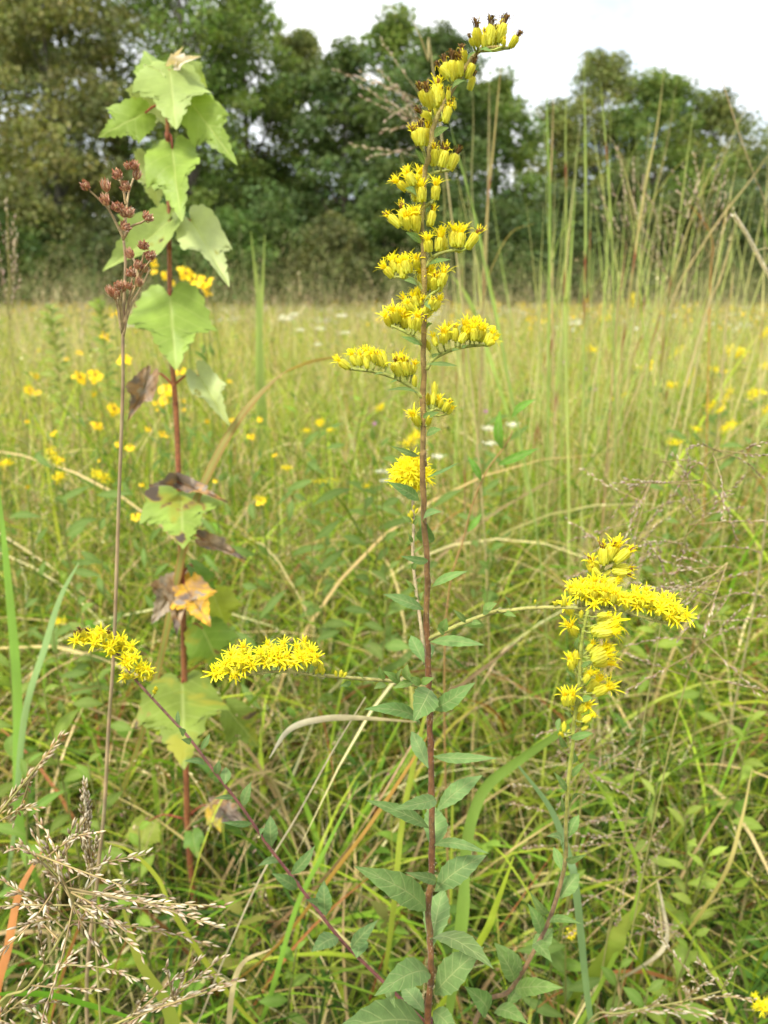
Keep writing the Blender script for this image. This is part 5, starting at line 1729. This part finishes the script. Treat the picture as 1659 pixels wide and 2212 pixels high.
# the white spike at the right edge
ws = thing("white_grass_spike", V(P(*ZL(1700, 1600), 1.0).x, 1.0, 0), "whitish furry grass spike slanting down at the right edge", "grass")
mb = MB()
pp = smooth([P(*ZL(1468, 1222), 1.0), P(*ZL(1540, 1330), 1.0), P(*ZL(1620, 1480), 1.0), P(*ZL(1690, 1600), 1.0)], 40)
r = random.Random(4)
for i in range(40):
    t = (pp[i + 1] - pp[i]).normalized()
    for k in range(16):
        p = pp[i].lerp(pp[i + 1], r.random())
        e = t.cross(V(r.gauss(0, 1), r.gauss(0, 1), r.gauss(0, 1))).normalized()
        mb.strap([p, p + e * .0018 - t * .001, p + e * .0028 - t * .004], [.0012, .0012, .0003], t.cross(e), jit((.88, .84, .76), .06, r))
mb.build("seed_spike", M_petal, ws)
b = MB()
b.tube(smooth([pp[0], pp[20], pp[40], V(ws.location.x + .03, 1.0, .5), ws.location], 30), (.0008, .0014), 6, (.36, .31, .15))
b.build("stem", M_dry, ws)

# ------------------------------------------------------------------ single blades that catch the eye
def blade(label, z, pts, Y, w, col, col2=None, cup=.12, Y1=None, edge=None, mat=None, side=None, taper=(.35, .15), name="grass_shoot", toground=True, group=None):
    wp = px_path(z, pts, Y, Y1)
    if toground:
        l = wp[0]
        d = (wp[0] - wp[1]).normalized()
        g = V(l.x + max(-.25, min(.25, d.x / max(.3, -d.z) * l.z)), l.y + .10 + .12 * l.z, 0)
        wp = [g, g.lerp(l, .5) + V((l.x - g.x) * .1, -.02, .01)] + wp
    n = 30
    sm = smooth(wp, n)
    k0 = 0
    ws_, cs, cb = [], [], []
    for i in range(n + 1):
        f = i / n
        prof = (taper[0] + (1 - taper[0]) * min(1, f * 3)) * (1 if f < .6 else max(.03, 1 - ((f - .6) / .4) ** 1.6 * (1 - taper[1])))
        ws_.append(w * prof)
        c = mixc(col, col2 or col, f)
        cs.append(jit(edge or c, .06))
        cb.append(jit(c, .06))
    mb = MB()
    mb.strap(sm, ws_, side or V(1, -.35, .25), cs, cup=cup, colb=cb)
    t = thing(name, sm[0].copy(), label, "grass", group)
    mb.build("blade", mat or M_grass, t)
    return t


PX = lambda x, y: (x, y)
blade("broad light green grass blade slanting up behind the right goldenrod's stem", PX, [(995, 2010), (1002, 1860), (1018, 1765), (1052, 1695), (1130, 1635), (1230, 1568)], .50, .0115, (.20, .31, .06), Y1=.56, side=V(-.55, -.1, .83), taper=(.08, .5))
blade("folded bluish green grass blade hanging right of the main stem", PX, [(1245, 1930), (1228, 1850), (1190, 1750), (1120, 1655)], .50, .0060, (.22, .34, .16), side=V(1, -.3, .2), taper=(.6, .3))
blade("bleached white curled dry leaf between the left branch and the stem", PX, [(900, 1560), (770, 1552), (690, 1556), (625, 1578), (582, 1638)], .50, .0065, (.50, .42, .20), (.78, .72, .56), mat=M_dry, side=V(0, -.3, 1), toground=False, taper=(.2, .1))
blade("thin grey straw crossing diagonally under the left branch", PX, [(480, 2080), (560, 1900), (640, 1765), (720, 1620), (790, 1505)], .52, .0014, (.40, .35, .22), mat=M_dry, taper=(.9, .5))
blade("green and red edged broad blade arching right of the sapling", PX, [(400, 1160), (440, 1040), (510, 910), (590, 820), (660, 783), (730, 770)], .82, .0120, (.17, .26, .045), (.46, .36, .16), edge=(.34, .20, .07), side=V(.8, -.4, .5))
for k, (x0, x1, x2, yt) in enumerate(((566, 560, 542, 500), (556, 556, 554, 565), (562, 564, 572, 505), (570, 562, 560, 590))):
    blade(("tall pointed green blade with the highest tip of the clump right of the sapling", "inner shorter blade of the upright clump right of the sapling",
           "right leaning tall blade of the upright clump right of the sapling", "shortest right blade of the upright clump near the sapling")[k], PX, [(x0, 860), (x1, 700), (x2, yt)], 2.3, .0125, (.23, .33, .07), (.30, .37, .10), taper=(.5, .1), side=V(1, -.2, 0))
blade("pinkish tan dead blade rising to the right behind the main stem", PX, [(930, 1540), (1000, 1475), (1060, 1430), (1125, 1380)], .66, .0085, (.42, .25, .13), (.58, .42, .26), mat=M_dry, side=V(.4, -.4, 1))
blade("orange grass blade running up to the main stem's middle from the left", PX, [(740, 1860), (820, 1750), (880, 1660), (930, 1580)], .60, .0036, (.36, .22, .05), (.46, .26, .07), side=V(.8, -.3, .5))
blade("yellow green upright blade left of the lower main stem", PX, [(850, 1960), (868, 1780), (905, 1600), (930, 1500)], .62, .0056, (.30, .36, .05), side=V(1, -.3, .1))
blade("wide green blade standing along the left edge below the sapling's height", PX, [(40, 1780), (35, 1500), (15, 1250), (-10, 1000)], .75, .013, (.20, .35, .06), side=V(1, -.3, .1))
blade("pale green blade curving up to the right beside the left edge", PX, [(50, 1560), (95, 1400), (130, 1290), (170, 1215)], .72, .0078, (.27, .40, .16), side=V(1, -.3, .2))
blade("orange dead blade in the bottom left corner behind the panicle", PX, [(-10, 2160), (15, 2050), (40, 1930), (90, 1840)], .50, .0080, (.48, .17, .05), (.52, .24, .10), side=V(1, -.3, .2))
blade("dark green blade with brown tip bending over the bottom left panicle", PX, [(400, 2330), (360, 2180), (300, 2080), (265, 1960)], .45, .013, (.15, .22, .03), (.28, .30, .05), side=V(1, -.3, .2))
blade("bright green broad blade lying in the bottom left corner", PX, [(330, 2215), (200, 2180), (100, 2155), (-20, 2150)], .46, .017, (.16, .36, .03), side=V(0, -.5, 1), toground=False, taper=(.3, .3))
blade("yellow arching blade from the panicle to the lower left plant", PX, [(390, 2000), (340, 1900), (280, 1840), (225, 1820)], .52, .0060, (.34, .38, .05), side=V(.5, -.3, .8))
blade("tan dry blade standing at the bottom left of the leaning goldenrod", PX, [(490, 2300), (500, 2150), (525, 2080), (585, 2050)], .50, .0048, (.44, .36, .18), mat=M_dry)
blade("bleached bent blade low in the right bottom tangle", PX, [(1400, 2080), (1440, 2030), (1432, 1960), (1420, 1900)], .66, .0042, (.48, .40, .24), (.62, .55, .38), mat=M_dry)
blade("yellow green upright blade right of the lower main stem", PX, [(1040, 2030), (1070, 1960), (1110, 1850)], .56, .0062, (.32, .40, .04), side=V(1, -.3, .1))
blade("broad yellowing blade right of the right goldenrod's curved stem", PX, [(1320, 2060), (1340, 2010), (1390, 1950)], .62, .017, (.20, .30, .04), (.26, .30, .05), taper=(.6, .1))
blade("long green blade arcing down the right side behind the right goldenrod", PX, [(1230, 2250), (1375, 1950), (1350, 1800), (1280, 1680), (1190, 1600)], .62, .0042, (.26, .38, .05))
blade("golden straw blade leaning on the right edge", PX, [(1560, 1900), (1600, 1780), (1625, 1660)], .66, .0040, (.42, .36, .10), (.50, .42, .18))
blade("green straight blade under the leaning goldenrod's stem", PX, [(590, 2130), (640, 1960), (700, 1840), (775, 1690)], .60, .0050, (.20, .36, .05))
blade("dark blade arching over from right at the bottom edge", PX, [(1400, 2180), (1500, 2110), (1640, 2050), (1700, 2020)], .54, .0060, (.24, .28, .05), side=V(0, -.3, 1), toground=False)

# sprig with bright lance leaves right of the middle stem
sp = thing("leafy_sprig", V(P(1000, 1500, .72).x, .72, 0), "thin orange sprig with bright green pointed leaves right of the main stem", "plant")
b = MB()
b.tube(smooth([sp.location, P(960, 1420, .72), P(1005, 1150, .72), P(1045, 1030, .72), P(1092, 962, .72), P(1108, 930, .72)], 30), (.0011, .0006), 6, (.32, .19, .06))
b.build("stem", M_stem, sp)
for b0, t0, w, dy in (((1085, 972), (1080, 885), 20, -.01), ((1105, 905), (1158, 862), 17, -.02), ((1075, 1005), (1165, 968), 18, -.03), ((1040, 1040), (1010, 985), 16, -.01), ((1010, 1150), (1040, 1110), 14, 0)):
    px_leaf(sp, PX, b0, t0, w, .72, rg, dy, col=(.15, .33, .035), serr=0, rows=10)
# ------------------------------------------------------------------ daisies, farther goldenrods, white and pink bloom
def daisy(label, z, x, y, r_px, rng, face=None):
    c0 = z(x, y)
    sc = (z(100, 0)[0] - z(0, 0)[0]) / 100.0
    R = .021
    Y = R / max(1e-6, (r_px * sc / FPX)) * .97
    ang = PITCH - math.atan((CY - c0[1]) / FPX)
    Y = max(1.25, min(4.6, Y, .30 / max(.02, math.tan(ang))))
    R = S(c0[1], Y) * r_px * sc * .98
    c = P(*c0, Y)
    t = thing("yellow_daisy", V(c.x + rng.uniform(-.04, .04), Y + .05, 0), label, "flower", "yellow daisies at the left behind the sapling")
    view = (V(0, 0, H) - c).normalized()
    ax = (view * rng.uniform(.15, 1) + V(rng.uniform(-.9, .9), 0, rng.uniform(.1, 1.0))).normalized()
    fr = Matrix.Translation(c) @ (ax.to_track_quat('Z', 'Y') @ Quaternion((0, 0, 1), rng.uniform(0, 6))).to_matrix().to_4x4()
    m = MB()
    for k in range(8):
        a = 2 * math.pi * k / 8 + rng.uniform(-.1, .1)
        e, s = V(math.cos(a), math.sin(a), 0), V(-math.sin(a), math.cos(a), 0)
        dr = rng.uniform(-.55, .25)
        lr = rng.uniform(.78, 1.12)
        pts = [fr @ (e * R * q * lr + V(0, 0, R * (.1 + dr * q * q))) for q in (.12, .45, .8, 1.0)]
        m.strap(pts, [R * .22, R * .50, R * .62, R * .34], (fr.to_3x3() @ s), jit((.92, .64, .012), .08, rng), cup=.08)
    m.build("petals", M_petal, t)
    d = MB()
    d.lathe([(R * .17, R * .02), (R * .21, R * .09), (R * .16, R * .17), (R * .05, R * .20)], 9, jit((.16, .075, .012), .5, rng), frame=fr, mod=.06)
    d.build("flower_disc", M_brown, t)
    st = MB()
    b = c - ax * R * .3
    st.tube(smooth([t.location, t.location.lerp(b, .5) + V(rng.uniform(-.03, .03), 0, .02), b, c + ax * R * .02], 14), (.0018, .0012), 5, (.20, .26, .06))
    for k in range(4):
        q = t.location.lerp(b, .45 + .12 * k)
        leaf_into(st, q, q + V(rng.uniform(-.05, .05), rng.uniform(-.03, .03), .03), .010, V(0, -1, .6), (.14, .23, .05), serr=0, rows=5, rng=rng)
    st.build("stem", M_grass, t)
    return t


rq = random.Random(12)
DAISIES = [
    (ZF, 800, 1465, 50, "upper left daisy of the tight orange yellow bunch right of the red stem"),
    (ZF, 866, 1508, 50, "middle daisy of the tight orange yellow bunch right of the red stem"),
    (ZF, 928, 1515, 50, "right daisy of the tight orange yellow bunch right of the red stem"),
    (ZF, 915, 1562, 50, "lowest daisy of the tight orange yellow bunch right of the red stem"),
    (ZF, 612, 1402, 32, "yellow daisy showing beside the brown seed heads left of the red stem"),
    (ZF, 614, 1455, 24, "small yellow daisy just below the one beside the brown seed heads"),
    (ZF, 682, 1474, 32, "yellow daisy touching the left side of the red stem above the big low leaf"),
    (ZF, 720, 1520, 22, "small yellow daisy half hidden by the red stem above the big low leaf"),
    (ZM, 585, 200, 32, "orange yellow daisy against the dry stalk left of the big low leaf"),
    (ZM, 540, 315, 30, "yellow daisy with a dark eye, left of the dry stalk below the seed heads"),
    (ZM, 632, 435, 40, "large yellow daisy directly behind the dry stalk"),
    (ZM, 405, 525, 42, "left one of a pair of large yellow daisies left of the dry stalk"),
    (ZM, 486, 513, 42, "right one of a pair of large yellow daisies left of the dry stalk"),
    (ZM, 150, 588, 28, "left one of two small yellow daisies near the left edge"),
    (ZM, 190, 602, 22, "right one of two small yellow daisies near the left edge"),
    (ZM, 340, 432, 18, "small lone yellow daisy above the large pair at the left"),
    (ZM, 180, 515, 26, "pale yellow daisy above the two small ones near the left edge"),
    (ZM, 196, 382, 16, "tiny yellow daisy highest near the left edge"),
    (ZM, 580, 685, 42, "large yellow daisy left of the dry stalk, below the pair"),
    (ZM, 495, 765, 34, "drooping yellow daisy lower left of the large one beside the dry stalk"),
    (ZM, 756, 786, 20, "small dark eyed daisy between the dry stalk and the red stem"),
    (ZM, 830, 815, 30, "flat yellow daisy left of the red stem, lowest between both stems"),
    (ZM, 918, 500, 40, "yellow daisy right of the red stem under the big low leaf"),
    (ZM, 850, 585, 40, "upper yellow daisy crossing the red stem where two stalks fork"),
    (ZM, 838, 640, 30, "lower yellow daisy crossing the red stem where two stalks fork"),
    (ZM, 602, 862, 24, "yellow daisy seen edge on, crossing the dry stalk lower down"),
    (ZM, 662, 880, 24, "yellow daisy seen edge on just right of the dry stalk lower down"),
    (ZM, 1102, 548, 15, "yellow bud like daisy right of the crumpled pale leaf"),
    (ZM, 935, 642, 15, "upper of two tiny yellow daisies right of the red stem"),
    (ZM, 936, 686, 15, "lower of two tiny yellow daisies right of the red stem"),
    (ZM, 1056, 746, 15, "tiny yellow daisy under the crumpled pale leaf"),
    (ZM, 792, 656, 15, "tiny yellow daisy left of the fork on the red stem"),
    (ZM, 1330, 1156, 30, "lone yellow daisy low between the sapling and the goldenrod"),
    (ZM, 692, 1234, 30, "yellow daisy left of the spotted round maple leaf"),
    (ZM, 476, 606, 18, "small yellow daisy below the large pair at the left"),
    (ZM, 1630, 752, 22, "small yellow daisy in the open meadow between sapling and goldenrod"),
]
for z, x, y, r_, lab in DAISIES:
    daisy(lab, z, x, y, r_, rq)

rz = random.Random(77)
for k in range(18):
    o = daisy("tiny blurred yellow daisy scattered among the grass at the left", lambda x, y: (x, y), rz.uniform(5, 620), rz.uniform(700, 1080), rz.uniform(5, 9), rz)
    o["group"] = "tiny yellow daisies scattered at the left"


def plume(label, z, p0, p1, thick, rng, Y=None, col=(.88, .76, .03), name="background_goldenrod", cat="goldenrod", group="goldenrods blooming in the meadow behind", flat=False):
    a, b = z(*p0), z(*p1)
    sc = (z(100, 0)[0] - z(0, 0)[0]) / 100.0
    my = (a[1] + b[1]) / 2
    ang = PITCH - math.atan((CY - my) / FPX)
    if Y is None:
        Y = max(1.05, min(6.5, .25 / max(.03, math.tan(ang))))
    A, B = P(*a, Y), P(*b, Y + .01)
    w = thick * sc * S(my, Y) * .8
    t = thing(name, V(A.x + rng.uniform(-.03, .03), Y + .04, 0), label, cat, group)
    m = MB()
    n = int(190)
    for k in range(n):
        f = rng.random()
        c = A.lerp(B, f) + V(rng.gauss(0, .33), rng.gauss(0, .4), rng.gauss(0, .33 if not flat else .15)) * w
        l = w * rng.uniform(.28, .5)
        d = V(rng.gauss(0, 1), rng.gauss(0, 1), rng.gauss(.5, 1)).normalized()
        s = d.cross(V(rng.gauss(0, 1), rng.gauss(0, 1), rng.gauss(0, 1))).normalized()
        cc = jit(col, .18, rng)
        m.add([c - d * l * .5, c + s * l * .25, c + d * l * .5, c - s * l * .25], [[0, 1, 2, 3]], cc)
    m.build("flower_plume", M_petal, t, smooth_=False)
    st = MB()
    st.tube(smooth([t.location, t.location.lerp(A, .6), A, B], 14), (max(.0015, Y * .0006), Y * .0004), 5, (.24, .25, .07))
    for k in range(7):
        q = t.location.lerp(A, .4 + .09 * k)
        leaf_into(st, q, q + V(rng.uniform(-.06, .06), rng.uniform(-.03, .03), rng.uniform(0, .04)), .012, V(0, -1, .6), (.14, .22, .05), serr=0, rows=5, rng=rng)
    st.build("stem", M_grass, t)
    return t


PLUMES = [
    (ZN, (630, 275), (690, 285), 40, "small yellow goldenrod tuft left of centre in the right hand meadow"),
    (ZN, (715, 108), (765, 98), 30, "yellow goldenrod tuft far off near the foot of the wood"),
    (ZL, (885, 1740), (890, 1660), 34, "upright yellow goldenrod plume standing highest in the right meadow"),
    (ZN, (1090, 340), (1180, 265), 32, "slanting yellow goldenrod plume beside an ochre dead blade"),
    (ZN, (1430, 285), (1520, 300), 60, "broad yellow goldenrod head near the upper right edge of the meadow"),
    (ZN, (985, 400), (1000, 350), 34, "upright yellow goldenrod tuft among the grass stalks"),
    (ZN, (920, 390), (935, 365), 26, "small goldenrod tuft left of the upright one among the stalks"),
    (ZN, (1335, 392), (1372, 388), 32, "small flat goldenrod tuft below the broad yellow head"),
    (ZN, (1090, 480), (1145, 485), 44, "bright yellow goldenrod tuft above a red dead stem"),
    (ZN, (1200, 475), (1245, 395), 30, "steeply slanting goldenrod plume in the right meadow"),
    (ZN, (1395, 590), (1450, 500), 36, "steep yellow plume below the broad yellow head at right"),
    (ZN, (770, 565), (875, 522), 26, "long thin goldenrod plume lying nearly level left of the red dead stem"),
    (ZN, (1395, 735), (1475, 690), 44, "large slanting yellow plume low in the right meadow"),
    (ZN, (1235, 722), (1275, 735), 26, "small goldenrod tuft left of the large low slanting plume"),
    (ZN, (1100, 802), (1170, 808), 34, "flat yellow goldenrod tuft lowest in the right meadow"),
    (ZN, (1320, 610), (1350, 580), 40, "loose yellow goldenrod tuft between two stalks at right"),
    (ZN, (1375, 630), (1405, 610), 28, "little goldenrod tuft touching the steep yellow plume at right"),
    (ZN, (1560, 545), (1620, 515), 50, "pale yellow goldenrod head near the right edge"),
    (ZN, (1630, 210), (1665, 160), 34, "goldenrod tuft cut by the right edge below the wood"),
    (ZN, (1620, 370), (1665, 375), 40, "goldenrod cut by the right edge, second from the wood"),
    (ZN, (1410, 405), (1440, 405), 22, "tiny goldenrod tuft right of the small flat one"),
    (ZN, (1640, 640), (1670, 600), 34, "goldenrod cut by the right edge, lowest of them"),
    (ZQ, (525, 1245), (688, 1235), 28, "level yellow goldenrod branch left of the main stem"),
    (ZQ, (350, 1160), (395, 1165), 34, "goldenrod tuft with arched tip between the sapling and the main stem"),
    (ZQ, (925, 810), (950, 785), 34, "small goldenrod below the left flower branch of the main stem"),
    (ZQ, (550, 890), (595, 880), 36, "goldenrod tuft in the open meadow left of the pink flower"),
    (ZQ, (470, 938), (512, 935), 26, "flat little goldenrod tuft beside the open meadow one"),
    (ZQ, (610, 938), (650, 932), 26, "little goldenrod tuft immediately left of the pink flower"),
    (ZQ, (1090, 1020), (1170, 960), 62, "large blurred goldenrod directly behind the middle of the main stem"),
    (ZQ, (835, 1275), (865, 1268), 26, "tiny goldenrod left of the dome of bloom"),
    (ZQ, (180, 1345), (240, 1350), 30, "low orange yellow goldenrod tuft right of the sapling"),
    (ZM, (250, 880), (300, 960), 44, "loose yellow goldenrod left of the dry stalk, upper one"),
    (ZM, (280, 1040), (320, 1020), 44, "loose yellow goldenrod left of the dry stalk, lower one"),
    (ZM, (480, 1000), (550, 1050), 44, "loose yellow goldenrod close to the dry stalk, left of it"),
    (ZM, (0, 960), (60, 955), 36, "yellow goldenrod cut by the left edge"),
    (ZG, (15, 1340), (85, 1330), 40, "small yellow goldenrod near the left edge above the leaning one's tip"),
]
for z, p0, p1, th, lab in PLUMES:
    plume(lab, z, p0, p1, th, rq)
plume("small yellow goldenrod low behind the right goldenrod's stem", ZK, (520, 1190), (590, 1150), 46, rq, Y=.62)

# the near goldenrod tip cut by the lower right corner, with real heads
nr = thing("goldenrod", V(P(1700, 2250, .50).x, .50, 0), "goldenrod tip just entering the picture at the bottom right corner", "goldenrod")
b = MB()
nst = smooth([nr.location, P(1690, 2230, .5), P(1665, 2190, .5), P(1640, 2160, .5)], 20)
b.tube(nst, (.0015, .0008), 6, (.28, .30, .07))
b.build("stem", M_stem, nr)
for k in range(24):
    q = rq.choice(nst[11:])
    d = V(rq.uniform(-.9, .9), rq.uniform(-.8, .1), rq.uniform(-.2, 1)).normalized()
    put_head(nr, q + d * .001, q + d * rq.uniform(.008, .012), 'open', rq, fat=1.0)

for z, x, y, w, lab in ((ZQ, 375, 260, 60, "broad white wildflower head in the far meadow left of the goldenrod"), (ZQ, 415, 235, 34, "white wildflower touching the broad white head on its right"), (ZQ, 700, 245, 36, "white wildflower head farthest right of the far white ones"),
                        (ZQ, 455, 330, 34, "white wildflower below the broad white head"), (ZQ, 575, 322, 36, "white wildflower in the middle of the far white group"), (ZQ, 722, 346, 36, "white wildflower above the left flower branch"),
                        (ZQ, 560, 418, 30, "white wildflower lowest of the far white group"), (ZQ, 945, 1185, 44, "white wildflower left of the dome of yellow bloom"), (ZQ, 962, 1240, 40, "lower white wildflower left of the dome of yellow bloom"),
                        (ZQ, 1285, 1095, 46, "white wildflower right of the dome of yellow bloom"), (ZQ, 1592, 925, 50, "white wildflower left of the leafy orange sprig, upper one"), (ZQ, 1598, 1015, 46, "white wildflower left of the leafy orange sprig, lower one"),
                        (ZN, 215, 705, 50, "white wildflower behind the leafy orange sprig"), (ZN, 570, 130, 40, "white wildflower far off in the right meadow")):
    plume(lab, z, (x - w * .5, y), (x + w * .5, y), w * .85, rq, col=(.86, .87, .78), name="white_wildflower", cat="flower", group="white wildflowers in the meadow", flat=True)
for z, x, y, w, lab in ((ZQ, 900, 897, 22, "small pink flower left of the main stem in the open meadow"), (ZQ, 1572, 822, 22, "pink flower right of the main stem, left of the leafy sprig"), (ZN, 500, 352, 16, "tiny pink flower highest among the grass stalks"),
                        (ZN, 680, 506, 14, "tiny pink flower lowest among the grass stalks"), (ZN, 632, 390, 14, "tiny lilac flower between the two pink ones among the stalks")):
    plume(lab, z, (x - w * .2, y), (x + w * .2, y), w, rq, col=(.62, .30, .60), name="pink_wildflower", cat="flower", group="pink wildflowers in the meadow")


# ------------------------------------------------------------------ broad leaved herbs near the camera
def herb(label, px, py, Y, h, n, L, w, col, seed, spread=1.0, stemc=(.22, .24, .07), droop=.15):
    r = random.Random(seed)
    c = P(px, py, Y)
    t = thing("herb", V(c.x + r.uniform(-.03, .03), Y + .03, 0), label, "plant", "leafy herbs near the camera")
    topp = c
    b = MB()
    lo = t.location
    line = smooth([lo, lo.lerp(topp, .5) + V(r.uniform(-.02, .02), 0, .01), topp], 20)
    b.tube(line, (.0016, .0009), 6, stemc)
    b.build("stem", M_grass, t)
    n = max(5, int(n * .68)) if Y < 1.5 else n
    col = (col[0] * 1.12, col[1] * .92, col[2] * .7)
    for k in range(n):
        f = 1 - (k / n) * min(.8, h / max(.05, topp.z))
        x = min(f * 20, 19.99)
        q = line[int(x)].lerp(line[int(x) + 1], x - int(x))
        a = k * 2.4 + r.uniform(-.4, .4)
        l = L * .72 * r.uniform(.7, 1.2) * (.55 + .45 * min(1, k / 4))
        d = V(math.cos(a) * spread, math.sin(a) * .8, .75 - .9 * k / n + r.uniform(-.2, .2)).normalized()
        nrm = V(-d.x * .5, -.7, 1)
        leaf(t, q, q + d * l, w * l / L * r.uniform(.85, 1.15), nrm, jit(col, .16, r), droop=droop, fold=.15, serr=.02, rows=8, rng=r, mat=M_grass)


HERBS = [
    (20, 1400, .80, .22, 12, .070, .021, (.17, .30, .07), "light green lance leaved herb at the left edge below the goldenrod tip"),
    (95, 1500, .76, .22, 14, .065, .020, (.16, .29, .06), "leafy green herb just right of the left edge one"),
    (175, 1330, .88, .20, 10, .060, .022, (.15, .27, .07), "green herb beside the dry stalk under the daisies"),
    (60, 1650, .70, .2, 12, .060, .018, (.14, .28, .06), "green herb low at the left edge above the panicle"),
    (190, 1650, .72, .2, 12, .055, .020, (.14, .26, .05), "small leaved herb left of the dry stalk's lower part"),
    (300, 1790, .66, .2, 12, .045, .020, (.16, .30, .05), "small leafy herb between dry stalk and red stem near their feet"),
    (1480, 1760, .74, .2, 14, .055, .017, (.24, .38, .08), "pale green narrow leaved herb in the right tangle"),
    (1530, 1850, .72, .25, 16, .058, .018, (.25, .39, .08), "brightest pale green herb with drooping leaves at lower right"),
    (1420, 1690, .80, .15, 10, .050, .016, (.24, .37, .09), "pale herb with pointed leaves above the brightest one"),
    (1500, 2020, .62, .2, 12, .055, .020, (.19, .33, .06), "green herb near the bottom right edge"),
    (1400, 2140, .56, .15, 10, .050, .022, (.13, .25, .06), "dark green rounded herb at the bottom right"),
    (1340, 2090, .58, .15, 8, .045, .022, (.14, .26, .06), "dark green herb left of the rounded bottom right one"),
    (1060, 1190, 1.0, .15, 6, .060, .034, (.09, .19, .04), "dark round leaved herb right of the main stem at mid height"),
    (700, 1200, 1.1, .2, 12, .065, .022, (.12, .23, .06), "blurred green herb left of the main stem at mid height"),
    (840, 1230, 1.0, .2, 12, .060, .024, (.13, .24, .07), "green herb right behind the rear branch's leaves"),
    (640, 2050, .60, .12, 10, .045, .018, (.13, .26, .05), "low green herb in the gap under the leaning goldenrod"),
    (1620, 1560, .86, .2, 10, .055, .018, (.22, .35, .07), "light green herb at the right edge below the flower tips"),
    (1450, 1240, 1.05, .2, 12, .055, .018, (.20, .34, .06), "soft green herb behind the right goldenrod's flowers"),
    (110, 668, 2.6, .4, 44, .075, .040, (.24, .36, .10), "rounded pale green herb clump left of the seed heads at the meadow's far side"),
    (215, 650, 3.0, .4, 40, .075, .040, (.22, .34, .09), "pale green herb clump behind the dry stalk below the seed heads"),
    (1550, 1330, 1.0, .2, 10, .055, .018, (.18, .31, .06), "green herb at the far right below the orange tip"),
    (1240, 1900, .64, .15, 10, .045, .016, (.15, .29, .05), "green herb behind the right goldenrod's lower stem"),
]
for k, (px, py, Y, h, n, L, w, c, lab) in enumerate(HERBS):
    herb(lab, px, py, Y, h, n, L, w, c, 700 + k)
